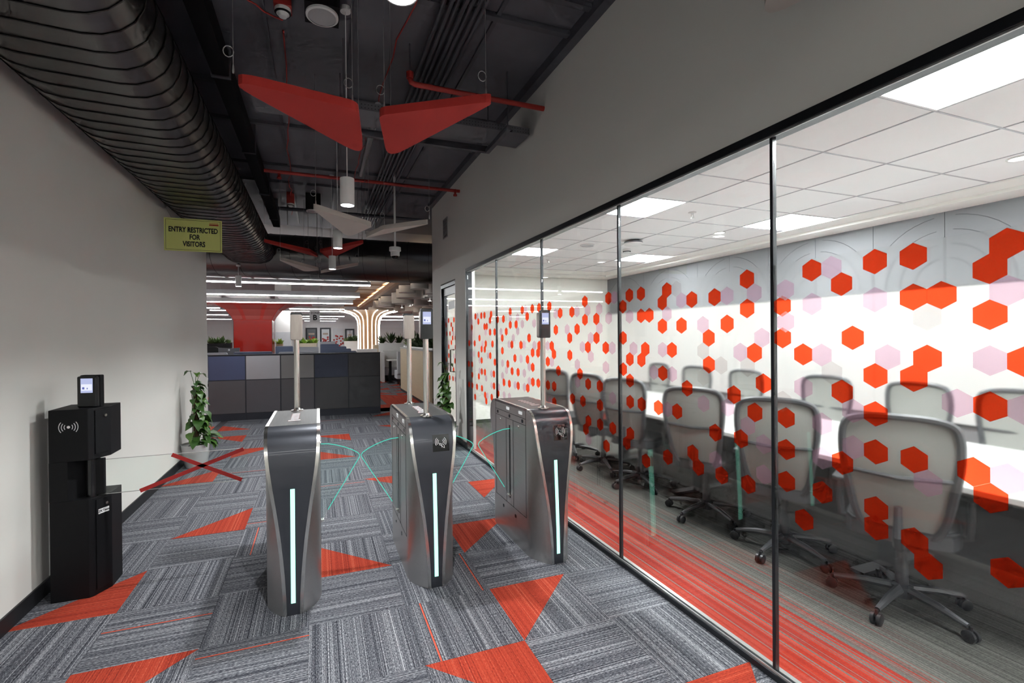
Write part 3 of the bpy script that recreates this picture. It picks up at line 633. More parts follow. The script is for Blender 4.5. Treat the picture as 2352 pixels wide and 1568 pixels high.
# ---- hanging sign
t = thing('hanging_sign', 'yellow-green hanging notice reading entry restricted for visitors', 'sign', (-1.185, 5.5, 2.56))
m_sign = pm('yellow_green_sign', (0.62, 0.65, 0.20), 0.35, var=0.04)
m_ink = pm('black_ink', (0.008, 0.008, 0.008), 0.6); m_redink = pm('red_ink', (0.45, 0.03, 0.02), 0.6)
bx(-0.257, 0.257, 0, 0.006, -0.165, 0.165).build('sign_board', m_sign, t)
b = MB()
for q in ((-0.243, 0.243, -0.152, -0.149), (-0.243, 0.243, 0.149, 0.152), (-0.243, -0.240, -0.149, 0.149), (0.240, 0.243, -0.149, 0.149)): b.box(q[0], q[1], -0.0008, 0.0, q[2], q[3])
b.build('border_line', m_ink, t)
R90 = (PI/2, 0, 0)
text('lettering', 'ENTRY RESTRICTED', 0.072, m_ink, t, (0.0, -0.001, 0.050), R90, 0.0022).scale = (0.68, 1, 1)
text('lettering', 'FOR', 0.072, m_ink, t, (0.01, -0.001, -0.022), R90, 0.0022).scale = (0.68, 1, 1)
text('lettering', 'VISITORS', 0.072, m_ink, t, (0.005, -0.001, -0.093), R90, 0.0022).scale = (0.68, 1, 1)
bx(0.142, 0.226, -0.0008, 0, 0.108, 0.121).build('red_bar', m_redink, t)
b = MB()
for k in range(9): b.box(0.144+k*0.009, 0.150+k*0.009, -0.0008, 0, 0.126, 0.134)
b.build('logo_marks', m_redink, t)
MB().tube([(-0.19, 0.002, 0.16), (-0.30, 0.002, 0.40)], 0.0014, 4).build('sign_wire', m_cable, t)
MB().tube([(0.17, 0.002, 0.16), (0.30, 0.03, 0.28), (0.44, 0.05, 0.47), (0.48, 0.05, 0.60)], 0.0014, 4).build('sign_wire', m_cable, t)
# ================================================================ TURNSTILES
PROF = [(-.470, 0.0, .050), (-.468, .10, .052), (-.465, .22, .059), (-.460, .30, .066), (-.456, .39, .075), (-.452, .46, .084), (-.448, .52, .092),
        (-.443, .60, .104), (-.438, .69, .118), (-.432, .78, .131), (-.424, .85, .139), (-.412, .90, .142), (-.394, .945, .144), (-.368, .978, .145), (-.335, .995, .145), (-.30, 1.0, .145)]
TW = 0.145; YS = -0.29
def prof_at(z):
    for (y0, z0, a0), (y1, z1, a1) in zip(PROF, PROF[1:]):
        if z0 <= z <= z1:
            f = (z-z0)/(z1-z0); return y0+(y1-y0)*f, a0+(a1-a0)*f
    return PROF[-1][0], PROF[-1][2]
def arcs(b, cx, cz, r0, dr, n, a0, a1, wd, fy, sides=(1, -1)):
    """flat arcs (signal waves) in the x-z plane pushed onto the face by fy(x,z)"""
    for sd in sides:
        for k in range(n):
            r = r0+dr*k; rows = []
            for i in range(9):
                a = math.radians(a0+(a1-a0)*i/8)
                rows.append([(cx+sd*(r+q)*math.cos(a), fy(cz+(r+q)*math.sin(a)), cz+(r+q)*math.sin(a)) for q in (-wd/2, wd/2)])
            b.sheet(rows)
def glass_wing(side, par):
    """fan-shaped flap, side=+1 to the right"""
    x0 = side*TW; top = [(0.0, 0.815), (0.05, 0.812), (0.10, 0.80), (0.15, 0.783), (0.20, 0.760), (0.235, 0.738)]
    tip = [(0.247, 0.722), (0.243, 0.705)]; low = [(0.17, 0.585), (0.10, 0.475), (0.045, 0.385), (0.015, 0.330), (0.0, 0.322)]
    out = [(x0+side*p[0], p[1]) for p in top+tip+low]
    t = MB().prism(out, -0.006, 0.006, 'y').build('glass_flap', m_acryl, par)
    MB().tube([(p[0], 0, p[1]) for p in out[:-2]], 0.0028, 6).build('lit_edge', m_teal, t)
    bx(min(x0, x0+side*0.02), max(x0, x0+side*0.02), -0.02, 0.02, 0.318, 0.328).build('flap_stop', m_steel2, t)
def turnstile(label, x, front_pole, back_pole, reader, wings):
    t = thing('turnstile', label, 'turnstile', (x, 3.20, 0), 0, 'speed gate pedestals')
    # steel side shells
    for sd, nm in ((-1, 'side_shell'), (1, 'side_shell')):
        rows = []
        for y, z, a in PROF:
            fr = [(sd*(a+(TW-a)*(1-(1-s_)**2)), y+(YS-y)*s_, z) for s_ in (0, .12, .25, .4, .55, .7, .85, 1)] if z < 0.999 else [(sd*TW, y+(YS-y)*s_, z) for s_ in (0, .12, .25, .4, .55, .7, .85, 1)]
            rows.append(fr + [(p[0], -p[1], p[2]) for p in fr[::-1]])
        MB().sheet(rows).build(nm, m_steel, t, smooth=True)
    # front and back dark panels, trims
    for e in (1, -1):
        ins = 0.017
        MB().sheet([[(s_*(a-ins), e*(y-0.001), z-0.0005) for s_ in (-1, -.5, 0, .5, 1)] for y, z, a in PROF]).build('front_panel' if e == 1 else 'rear_panel', m_navy, t, smooth=True)
        for sd in (-1, 1):
            rows = []
            for y, z, a in PROF:
                rows.append([(sd*(a-ins), e*(y-0.001), z), (sd*(a-ins), e*(y-0.005), z+0.001), (sd*(a+0.001), e*(y-0.004), z+0.001), (sd*(a+0.001), e*(y+0.006), z)])
            MB().sheet(rows).build('edge_trim', m_steel2, t, smooth=True)
        # light bar
        rows = []
        for k in range(12):
            z = 0.065+0.61*k/11; y, a = prof_at(z); rows.append([(-0.0115, e*(y-0.003), z), (0.0115, e*(y-0.003), z)])
        MB().sheet(rows).build('light_bar', m_led, t)
    # top
    bx(-0.128, 0.128, -0.30, 0.30, 0.99, 1.0005).build('top_plate', m_topst, t)
    for sd in (-1, 1): bx(min(sd*.128, sd*.146), max(sd*.128, sd*.146), -0.30, 0.30, 0.985, 1.003).build('top_trim', m_steel2, t)
    b = MB()
    for k in range(6):
        y = -0.14+0.052*k; w_ = 0.022 if k else 0.034
        b.prism([(-w_, y-0.010), (w_, y-0.002), (w_, y+0.014), (-w_, y+0.006)], 1.0006, 1.0012)
    b.build('arrow_decal', m_white, t)
    b = MB()
    for k in range(6):
        y = -0.1415+0.052*k; w_ = 0.0235 if k else 0.0355
        b.prism([(-w_, y-0.010), (w_, y-0.002), (w_, y+0.0165), (-w_, y+0.0085)], 1.0004, 1.0009)
    b.build('arrow_outline', m_redink, t)
    # side seams, windows and locks
    for sd in (-1, 1):
        X0, X1 = sorted((sd*(TW+0.0002), sd*(TW+0.0012)))
        b = MB()
        for q in ((-0.285, 0.285, 0.928, 0.931), (-0.285, 0.285, 0.884, 0.887), (-0.285, 0.285, 0.252, 0.255), (-0.287, -0.284, 0.252, 0.99), (0.284, 0.287, 0.252, 0.99), (-0.068, -0.065, 0.255, 0.884), (0.065, 0.068, 0.255, 0.884)):
            b.box(X0, X1, q[0], q[1], q[2], q[3])
        b.build('seam', m_black, t)
        Xa, Xb = sorted((sd*TW, sd*(TW+0.002)))
        for y, z in ((-0.23, 0.908), (0.0, 0.908), (0.24, 0.908), (-0.10, 0.20), (0.13, 0.20)):
            MB().prism(rrect(0.026, 0.024, 0.008, 3, y, z), Xa, Xb, 'x').build('sensor_window', m_card, t)
        for y in (-0.16, 0.19): MB().tube([(sd*TW, y, 0.855), (sd*(TW+0.004), y, 0.855)], 0.009, 10).build('door_lock', m_steel2, t)
        for y in (-0.20, 0.03): bx(Xa, Xb, y-0.03, y+0.03, 0.95, 0.972).build('rating_label', m_white, t)
        Xa, Xb = sorted((sd*TW, sd*(TW+0.0016))); bx(Xa, Xb, -0.008, 0.008, 0.30, 0.84).build('flap_slot', m_black, t)
    for w_ in wings: glass_wing(w_, t)
    if reader:
        ya, _ = prof_at(0.905); yb, _ = prof_at(0.80)
        def fy(z): return prof_at(z)[0]-0.0050
        zs = [0.802+0.10*k/6 for k in range(7)]
        MB().sheet([[(-0.006, fy(z)+0.0022, z), (0.097, fy(z)+0.0022, z)] for z in zs]).build('card_reader', m_card, t)
        b = MB(); arcs(b, 0.044, 0.858, 0.016, 0.009, 3, -32, 48, 0.0022, fy); b.build('signal_icon', m_white, t)
        b = MB()
        def line(p, q, wd=0.0018):
            d = Vector((q[0]-p[0], q[1]-p[1])); nn = Vector((-d.y, d.x)).normalized()*wd/2
            b.sheet([[(p[0]+nn.x, fy(p[1]+nn.y), p[1]+nn.y), (p[0]-nn.x, fy(p[1]-nn.y), p[1]-nn.y)], [(q[0]+nn.x, fy(q[1]+nn.y), q[1]+nn.y), (q[0]-nn.x, fy(q[1]-nn.y), q[1]-nn.y)]])
        pts = [(0.034, 0.852), (0.056, 0.845), (0.064, 0.838), (0.066, 0.822), (0.056, 0.828), (0.050, 0.836), (0.034, 0.842), (0.034, 0.852)]
        for p, q in zip(pts, pts[1:]): line(p, q)
        line((0.040, 0.848), (0.052, 0.838)); line((0.048, 0.835), (0.050, 0.826))
        b.build('card_icon', m_white, t)
    for kind, y in ((front_pole, -0.298), (back_pole, 0.275)):
        if not kind: continue
        px = -0.015 if x > 0.3 else 0.0
        MB().tube([(px, y, 1.0), (px, y, 1.50)], 0.018, 16).build('pole', m_steel2, t, smooth=True)
        MB().lathe([(0.04, 0), (0.04, 0.006), (0.024, 0.008), (0.018, 0.02)], 24, (px, y, 1.0)).build('pole_flange', m_steel2, t, smooth=True)
        e = -1 if kind == 'front' else 1
        h = MB().prism(rrect(0.076, 0.175, 0.012, 3, px, 1.575), y-0.02, y+0.02, 'y').build('terminal_bracket', pm('worn_steel_bracket', (0.38, 0.335, 0.305), 0.35, 0.9, var=0.25, scale=14, stretch=(3, 3, 0.5)), t, bevel=0.003)
        s_ = MB().prism(rrect(0.078, 0.19, 0.008, 3, px, 1.582), *sorted((y+e*0.021, y+e*0.040)), axis='y').build('face_terminal', m_black2, t, bevel=0.002)
        y2 = y+e*0.0405
        screen(s_, px, y2, 1.618, 0.052, 0.078, e)
        MB().tube([(px, y2+e*0.0015, 1.545), (px, y2, 1.545)], 0.006, 12).build('camera_lens', m_card, s_)
    return t
m_scr = em('screen_backlight', (0.62, 0.68, 1.0), 0.40); m_scr2 = em('screen_blue', (0.20, 0.24, 0.75), 0.3); m_scr3 = em('screen_white', (0.85, 0.88, 1.0), 0.5)
def screen(par, cx, y, cz, w_, h, e):
    a, b_ = sorted((y, y+e*0.0006))
    bx(cx-w_/2, cx+w_/2, a, b_, cz-h/2, cz+h/2).build('display', m_scr, par)
    a, b_ = sorted((y+e*0.0007, y+e*0.0011))
    MB().box(cx-w_*.45, cx+w_*.45, a, b_, cz-h*.34, cz+h*.10).build('display_window', m_scr3, par)
    MB().box(cx-w_*.36, cx-w_*.18, *sorted((y+e*0.0012, y+e*0.0015)), cz-h*.25, cz-h*.10).box(cx+w_*.02, cx+w_*.10, *sorted((y+e*0.0012, y+e*0.0015)), cz-h*.25, cz-h*.15).build('display_icon', m_scr2, par)
turnstile('leftmost steel turnstile, plain dark front without card reader', -0.139, None, 'back', False, (1,))
turnstile('middle steel turnstile carrying two poles with face terminals', 0.655, 'front', 'back', True, (-1, 1))
turnstile('steel turnstile next to the glazed wall with one front pole', 1.478, 'front', None, True, (-1,))
# ---- black swing-gate post on the left
t = thing('gate_post', 'black access gate post with a clear arm crossed by red tape', 'access gate', (0, 0, 0))
poly = [(-1.445, 3.335), (-1.262, 3.335), (-1.245, 3.350), (-1.190, 3.445), (-1.190, 3.60), (-1.445, 3.60)]
MB().prism(poly, 0.0, 0.575).build('lower_cabinet', m_black, t, bevel=0.003)
MB().prism(poly, 0.80, 1.10).build('upper_cabinet', m_black, t, bevel=0.003)
MB().prism([(-1.445, 3.335), (-1.36, 3.335), (-1.30, 3.42), (-1.30, 3.60), (-1.445, 3.60)], 0.575, 0.80).build('hinge_recess', m_black, t)
MB().tube([(-1.268, 3.40, 0.575), (-1.268, 3.40, 0.80)], 0.028, 16).build('hinge_column', m_black2, t, smooth=True)
ds = Vector((0.055, 0.095)).normalized()
for z0, z1 in ((0.03, 0.56), (0.83, 1.085)):
    q = [(-1.245+ds.x*0.012+0.001, 3.350+ds.y*0.012), (-1.245+ds.x*0.100+0.001, 3.350+ds.y*0.100)]
    n_ = (ds.y*0.004, -ds.x*0.004)
    d_ = MB().prism([q[0], q[1], (q[1][0]+n_[0], q[1][1]+n_[1]), (q[0][0]+n_[0], q[0][1]+n_[1])], z0, z1).build('access_door', m_black, t, bevel=0.001)
    c_ = (q[0][0]*.35+q[1][0]*.65+n_[0], q[0][1]*.35+q[1][1]*.65+n_[1])
    MB().tube([(c_[0], c_[1], z1-0.035), (c_[0]+n_[0]*2, c_[1]+n_[1]*2, z1-0.035)], 0.008, 10).build('cabinet_lock', m_steel2, d_)
qm = ((q[0][0]+q[1][0])/2, (q[0][1]+q[1][1])/2)
ang = math.atan2(ds.y, ds.x)
st = bx(-0.032, 0.032, -0.0062, -0.0045, -0.014, 0.014).build('maker_sticker', m_white, t, (qm[0]-0.001, qm[1]-0.0, 0.485), ang)
text('lettering', 'ZKTeco', 0.019, m_ink, st, (0, -0.0066, 0), R90, 0.0004)
b = MB()
arcs(b, -1.352, 1.0, 0.020, 0.0125, 3, -40, 40, 0.0035, lambda z: 3.3335)
b.prism([(-1.352+0.008*math.cos(k*PI/5), 1.0+0.008*math.sin(k*PI/5)) for k in range(10)], 3.3335, 3.3345, 'y')
b.build('signal_icon', m_white, t)
dv = bx(-0.052, 0.052, -0.016, 0.016, 0.0, 0.185).build('face_terminal', m_black2, t, (-1.285, 3.41, 1.10), -0.15, bevel=0.008)
screen(dv, 0.0, -0.0165, 0.130, 0.062, 0.085, -1)
MB().tube([(0.0, -0.0175, 0.05), (0, -0.0165, 0.05)], 0.008, 12).build('camera_lens', m_card, dv)
bx(-0.055, 0.055, 0.016, 0.055, 0.0, 0.19).build('terminal_back', m_black, dv, bevel=0.006)
a_ = bx(-1.275, -1.205, 3.385, 3.415, 0.582, 0.795).build('arm_clamp', m_black, t, bevel=0.004)
ga = MB().prism(rrect(0.79, 0.208, 0.02, 4, -0.832, 0.682), 3.396, 3.404, 'y').build('clear_arm', m_glass, t)
MB().box(-1.20, -0.46, 3.3955, 3.4045, 0.5775, 0.5795).box(-1.20, -0.46, 3.3955, 3.4045, 0.7845, 0.7865).build('arm_edge', m_cable, ga)
m_tape = pm('red_tape', (0.42, 0.012, 0.010), 0.4, var=0.1)
for p, q in (((-1.03, 0.577), (-0.462, 0.782)), ((-0.862, 0.782), (-0.475, 0.582))):
    d = Vector((q[0]-p[0], q[1]-p[1])).normalized(); nn = Vector((-d.y, d.x))*0.012
    MB().prism([(p[0]+nn.x, p[1]+nn.y), (p[0]-nn.x, p[1]-nn.y), (q[0]-nn.x, q[1]-nn.y), (q[0]+nn.x, q[1]+nn.y)], 3.3945, 3.3958, 'y').build('tape_strip', m_tape, ga)
# ================================================================ POTTED CLIMBERS
def leaf_mat(name, a, b_, c_):
    N = NT(name); bs = N.n('ShaderNodeBsdfPrincipled'); oi = N.n('ShaderNodeObjectInfo'); tc = N.n('ShaderNodeTexCoord')
    nz = N.n('ShaderNodeTexNoise'); nz.inputs['Scale'].default_value = 14; N.l(tc.outputs['Object'], nz.inputs['Vector'])
    base = N.ramp(oi.outputs['Random'], [(0.0, a), (0.55, b_), (1.0, c_)])
    N.l(N.mix(nz.outputs[0], base, (0.02, 0.05, 0.012, 1), 'MULTIPLY') if False else N.mix(N.math('MULTIPLY', nz.outputs[0], 0.4), base, col(c_)), bs.inputs['Base Color'])
    bs.inputs['Roughness'].default_value = 0.38
    N.l(bs.outputs[0], N.out.inputs[0]); MATS[name] = N.m; return N.m
m_leaf = leaf_mat('pothos_leaf', (0.014, 0.050, 0.010), (0.030, 0.092, 0.016), (0.085, 0.175, 0.030))
m_coir = pm('brown_moss_pole', (0.075, 0.042, 0.022), 0.95, var=0.5, scale=60, bump=1.0)
m_pot = pm('white_plastic_pot', (0.66, 0.66, 0.66), 0.4, var=0.02)
m_soil = pm('potting_soil', (0.02, 0.014, 0.01), 0.95, var=0.5, scale=50)
def leaf_mesh(nm, L, W):
    mid = [(0, 0, 0), (L*.3, 0, .012), (L*.6, 0, .006), (L, 0, -L*.22)]
    sd = [(-L*.06, W*.28, .004), (L*.18, W*.5, .022), (L*.52, W*.42, .018)]
    b = MB(); b.v = mid + sd + [(p[0], -p[1], p[2]) for p in sd]
    for o_ in (4, 7):
        b.face((0, o_, o_+1, 1)); b.face((1, o_+1, o_+2, 2)); b.face((2, o_+2, 3))
    me = b.mesh(nm, m_leaf, True); return me
LEAVES = [leaf_mesh('leaf', 0.12, 0.10), leaf_mesh('leaf', 0.15, 0.12), leaf_mesh('leaf', 0.09, 0.07)]
def climber(label, x, y, seed, h=0.72, wallx=-1):
    rr = random.Random(seed)
    t = thing('potted_climber', label, 'potted plant', (x, y, 0), 0, 'climbing plants on moss poles in white pots')
    MB().lathe([(0.0, 0.0), (0.105, 0.0), (0.115, 0.01), (0.152, 0.262), (0.156, 0.268), (0.150, 0.270), (0.140, 0.25), (0.0, 0.24)], 32).build('pot', m_pot, t, smooth=True)
    MB().lathe([(0.142, 0.243), (0.0, 0.250)], 24).build('soil', m_soil, t)
    MB().tube([(0, 0, 0.22), (0.005, 0, 0.5), (0, 0.005, 0.25+h*0.95)], [0.034, 0.032, 0.028], 12).build('moss_pole', m_coir, t, smooth=True)
    b = MB()
    for k in range(5):
        a = k*1.3; b.tube([(0.036*math.cos(a+3.5*i/10), 0.036*math.sin(a+3.5*i/10), 0.25+h*0.9*i/10) for i in range(11)], 0.004, 4)
    b.build('vine_stem', pm('green_vine', (0.06, 0.11, 0.03), 0.6), t)
    n = 92
    for k in range(n):
        f = k/n; z = 0.27 + h*(f**1.15) ; a = k*2.4+rr.uniform(-.5, .5)
        spread = 0.165*(1-f)**1.5+0.042
        r0 = rr.uniform(0.3, 1.0)*spread
        if wallx*math.cos(a) > 0.25: a = PI-a
        o = link('leaf', LEAVES[rr.choice([0, 0, 1, 2] if f < 0.5 else [0, 2, 2])], t, (r0*math.cos(a), r0*math.sin(a), z), rot=(rr.uniform(-.5, .5), rr.uniform(0.15, 0.85), a+rr.uniform(-.5, .5)))
        s_ = rr.uniform(0.75, 1.15); o.scale = (s_, s_, s_)
    for k in range(3):
        a = rr.uniform(0, 6.28); zt = 0.25+h
        MB().tube([(0, 0, zt-0.04), (0.03*math.cos(a), 0.03*math.sin(a), zt+0.06), (0.055*math.cos(a), 0.055*math.sin(a), zt+0.11+0.02*k)], 0.003, 4).build('shoot', m_leaf, t)
        link('leaf', LEAVES[2], t, (0.055*math.cos(a), 0.055*math.sin(a), zt+0.11+0.02*k), rot=(0, 0.3, a))
    return t
climber('climbing plant in a white pot against the left wall', -1.365, 6.34, 11)
climber('climbing plant beside the glazed door behind the turnstiles', 1.66, 6.22, 23, 0.74, 1)

# ================================================================ MEETING ROOM FURNITURE
m_cframe = pm('charcoal_chair_plastic', (0.040, 0.041, 0.047), 0.45)
m_cmesh = pm('light_grey_mesh', (0.27, 0.27, 0.255), 0.8, var=0.15, scale=260)
m_cseat = pm('dark_grey_seat_fabric', (0.022, 0.022, 0.025), 0.9, var=0.15, scale=100)
m_calu = pm('grey_base_metal', (0.11, 0.11, 0.118), 0.4, 0.6)
m_wheel = pm('black_caster', (0.012, 0.012, 0.014), 0.4)
def smoothpath(pts, n=6):
    out = []; L = len(pts)
    for i in range(L):
        p0, p1, p2, p3 = (Vector(pts[(i+k) % L]) for k in (-1, 0, 1, 2))
        for j in range(n):
            t_ = j/n; out.append(0.5*((2*p1)+(p2-p0)*t_+(2*p0-5*p1+4*p2-p3)*t_**2+(3*p1-p0-3*p2+p3)*t_**3))
    return out
def make_chair():
    t = thing('conference_chair', 'x', 'chair', (0, 0, 0), 0, 'mesh conference chairs around the white table')
    MB().lathe([(0.0, 0.055), (0.045, 0.06), (0.05, 0.12), (0.03, 0.13), (0.028, 0.25), (0.02, 0.26), (0.02, 0.40)], 14).build('gas_column', m_cframe, t, smooth=True)
    for k in range(5):
        a = 2*PI*k/5+0.35; c_, s_ = math.cos(a), math.sin(a)
        MB().tube([(0.03*c_, 0.03*s_, 0.105), (0.17*c_, 0.17*s_, 0.095), (0.30*c_, 0.30*s_, 0.072)], [0.024, 0.02, 0.013], 8).build('base_leg', m_calu, t, smooth=True)
        cs = MB().lathe([(0.008, 0.03), (0.008, 0.075)], 8, (0.31*c_, 0.31*s_, 0)).build('caster', m_wheel, t)
        for q in (-1, 1):
            ox, oy = -s_*0.014*q, c_*0.014*q
            p = Vector((0.31*c_+ox, 0.31*s_+oy, 0.029)); d = Vector((-s_, c_, 0))*0.010
            MB().tube([p-d, p-d*0.7, p+d*0.7, p+d], [0.022, 0.029, 0.029, 0.022], 16).build('wheel', m_wheel, cs, smooth=True)
    # seat
    MB().sheet([[(0.24*math.cos(a)*(1 if f < .5 else .97)*sc, 0.235*math.sin(a)*sc, z) for a, sc in [(2*PI*k/24, (abs(math.cos(2*PI*k/24))**4+abs(math.sin(2*PI*k/24))**4)**-0.25) for k in range(24)]] for f, z in ((0, .435), (.2, .425), (.6, .475), (1, .49))] , closed=True).build('seat_shell', m_cframe, t, smooth=True)
    b = MB(); ring = [(0.233*math.cos(2*PI*k/24)*(abs(math.cos(2*PI*k/24))**4+abs(math.sin(2*PI*k/24))**4)**-0.25, 0.228*math.sin(2*PI*k/24)*(abs(math.cos(2*PI*k/24))**4+abs(math.sin(2*PI*k/24))**4)**-0.25) for k in range(24)]
    b.prism(ring, 0.485, 0.50); b.prism([(p[0]*.95, p[1]*.95) for p in ring], 0.50, 0.507)
    b.build('seat_cushion', m_cseat, t, smooth=True)
    bx(-0.12, 0.12, -0.09, 0.09, 0.385, 0.43).build('tilt_mechanism', m_cframe, t, bevel=0.01)
    # back: frame ring in a leaning plane, mesh sheet within
    def bp(y, z): return (-0.225-0.10*(z-0.5)-0.05*math.sin((z-0.5)/0.58*PI)*0.6+0.35*y*y, y, z)
    fr = [bp(-.10, .45), bp(-.165, .53), bp(-.20, .70), bp(-.225, .88), bp(-.215, 1.02), bp(-.15, 1.065), bp(0, 1.075), bp(.15, 1.065), bp(.215, 1.02), bp(.225, .88), bp(.20, .70), bp(.165, .53), bp(.10, .45), bp(0, .43)]
    MB().tube(smoothpath(fr, 4), 0.019, 8, closed=True).build('back_frame', m_cframe, t, smooth=True)
    hw = [(.445, .08), (.48, .125), (.53, .163), (.63, .19), (.70, .203), (.80, .217), (.88, .222), (.96, .218), (1.02, .21), (1.06, .15)]
    MB().sheet([[bp(w_*s_/5, z) for s_ in range(-5, 6)] for z, w_ in hw]).build('mesh_back', m_cmesh, t, smooth=True)
    MB().tube([bp(-.20, .78), (bp(0, .78)[0]-0.012, 0, .77), bp(.20, .78)], 0.012, 6).build('lumbar_bar', m_cframe, t, smooth=True)
    MB().tube([(-0.06, 0, .41), (-0.22, 0, .40), (-0.285, 0, .47), (bp(0, .62)[0]-0.02, 0, .62)], [.026, .026, .022, .016], 8).build('back_support', m_cframe, t, smooth=True)
    for q in (-1, 1):
        ar = MB().tube([(0.0, q*0.20, .43), (0.0, q*0.262, .45), (-0.01, q*0.268, .55), (0.01, q*0.268, .655)], [.018, .018, .016, .016], 8).build('arm_post', m_cframe, t, smooth=True)
        MB().prism(rrect(0.24, 0.075, 0.03, 4, 0.02, q*0.262), 0.655, 0.68).build('arm_pad', m_cseat, t, bevel=0.006)
    return t
ch = make_chair()
ORD = ['nearest the viewer', 'second from the viewer', 'third from the viewer', 'fourth from the viewer', 'fifth from the viewer', 'farthest from the viewer']
near = [(3.00, 1.63, 26), (3.02, 2.33, 28), (3.02, 3.02, 25), (3.03, 3.88, 20), (3.03, 4.52, 16), (3.03, 5.2, 12)]
far = [(4.42, 1.80, 184), (4.42, 2.45, 176), (4.44, 3.18, 182), (4.44, 4.12, 178), (4.44, 4.85, 183), (4.44, 5.6, 176)]
for i, (x, y, a) in enumerate(near+far):
    o = ch if i == 0 else copy_tree(ch)
    o.location = (x, y, 0); o.rotation_euler = (0, 0, math.radians(a))
    o['label'] = ('grey mesh conference chair on the glass side of the table, %s' if i < 6 else 'grey mesh conference chair on the far side of the table, %s') % ORD[i % 6]
t = thing('conference_table', 'long white conference table on dark legs behind the frosted glazing', 'table', (0, 0, 0))
m_tabletop = pm('white_table_laminate', (0.88, 0.88, 0.87), 0.22, var=0.01)
for k, (y0, y1) in enumerate(((0.35, 1.95), (1.95, 3.55), (3.55, 5.15))): bx(2.93, 4.17, y0+0.001, y1-0.001, 0.722, 0.75).build('table_top', m_tabletop, t, bevel=0.003)
for y in (0.75, 1.95, 3.55, 4.75):
    MB().box(3.44, 3.51, y-0.05, y+0.05, 0.02, 0.72).box(3.15, 3.85, y-0.04, y+0.04, 0.0, 0.02).build('table_leg', m_cframe, t)
MB().box(3.42, 3.46, 0.5, 5.0, 0.69, 0.72).box(3.60, 3.64, 0.5, 5.0, 0.69, 0.72).build('side_rail', m_cframe, t)
bx(3.385, 3.405, 0.5, 5.0, 0.24, 0.72).build('modesty_panel', pm('dark_modesty', (0.012, 0.012, 0.014), 0.6), t)
# ---- meeting room ceiling devices
t = thing('access_point', 'round white wireless access point with dark rim on the tile ceiling', 'access point', (3.49, 4.56, 2.545))
MB().lathe([(0.0, 0.0), (0.07, 0.004), (0.105, 0.018), (0.11, 0.03)], 28).build('cover', m_whitemetal, t, smooth=True)
MB().lathe([(0.11, 0.03), (0.105, 0.045), (0.05, 0.065), (0.0, 0.065)], 28).build('base_rim', pm('grey_rim', (0.12, 0.125, 0.14), 0.5), t, smooth=True)
smoke_det('small white smoke detector on the meeting room ceiling beside the access point', 3.77, 5.06, 2.558, False)
def sprinkler(label, x, y):
    t = thing('fire_sprinkler', label, 'sprinkler', (x, y, 2.615), 0, 'meeting room sprinkler heads')
    MB().lathe([(0.035, 0.0), (0.035, -0.006), (0.012, -0.01), (0.008, -0.025)], 16).build('escutcheon', m_whitemetal, t)
    MB().tube([(-0.012, 0, -0.02), (-0.014, 0, -0.04), (0, 0, -0.052), (0.014, 0, -0.04), (0.012, 0, -0.02)], 0.003, 5).build('yoke', m_steel2, t)
    MB().lathe([(0.018, -0.054), (0.018, -0.057)], 12).build('deflector', m_steel2, t)
sprinkler('sprinkler head on the ceiling nearest the viewer behind glass', 3.22, 3.36)
sprinkler('sprinkler head on the ceiling near the cream end wall', 3.17, 6.1)
sprinkler('sprinkler head on the ceiling close to the glazing', 2.57, 5.5)
t = speaker('flush round white ceiling speaker in the meeting room', 3.13, 4.98, 2.60, 0.09)
def spot_dl(label, x, y, z, r, grp, e=14):
    t = thing('downlight', label, 'ceiling light', (x, y, z), 0, grp)
    MB().lathe([(r, 0.0), (r*1.2, 0.0), (r*1.2, 0.01), (r, 0.01)], 20, cap=False).build('trim_ring', m_whitemetal, t)
    if z < 2.56: MB().tube([(0, 0, 0.008), (0, 0, 2.88-z)], 0.01, 8).build('drop_stem', m_whitemetal, t)
    MB().lathe([(r, 0.004), (0.0, 0.004)], 20, cap=False).build('light_disc', em('downlight_face', (1, 0.99, 0.96), e), t)
spot_dl('small round downlight in the meeting ceiling near the back wall', 4.14, 3.93, 2.606, 0.05, 'meeting room downlights', 5)
spot_dl('small round downlight in the meeting ceiling at the right edge', 4.24, 1.65, 2.606, 0.05, 'meeting room downlights', 5)
t = thing('floor_socket', 'small dark floor box in the red carpet behind the glazing', 'floor box', (2.62, 6.4, 0.0))
MB().lathe([(0.0, 0.02), (0.03, 0.018), (0.045, 0.0)], 14).build('socket_dome', m_cframe, t)
# ================================================================ OPEN OFFICE BEYOND
# ---- storage partition of two rows of panels
t = thing('panel_partition', 'low dark partition of grey and blue square panels across the corridor end', 'partition', (-1.878, 9.66, 0), math.atan2(-0.20, 3.04))
m_pframe = pm('partition_frame', (0.022, 0.025, 0.034), 0.45)
cols = [(0, .615), (.618, 1.212), (1.215, 1.81), (1.813, 2.435), (2.438, 3.04)]
up = [('panel_blue', (0.075, 0.095, 0.19)), ('panel_light_grey', (0.43, 0.43, 0.455)), ('panel_mid_grey', (0.22, 0.215, 0.215)), ('panel_navy', (0.040, 0.050, 0.085)), ('panel_charcoal', (0.058, 0.058, 0.064))]
lo = [('panel_slate_a', (0.115, 0.112, 0.120)), ('panel_slate_b', (0.115, 0.110, 0.122)), ('panel_slate_c', (0.10, 0.097, 0.105)), ('panel_dark_a', (0.068, 0.068, 0.072)), ('panel_dark_b', (0.062, 0.063, 0.068))]
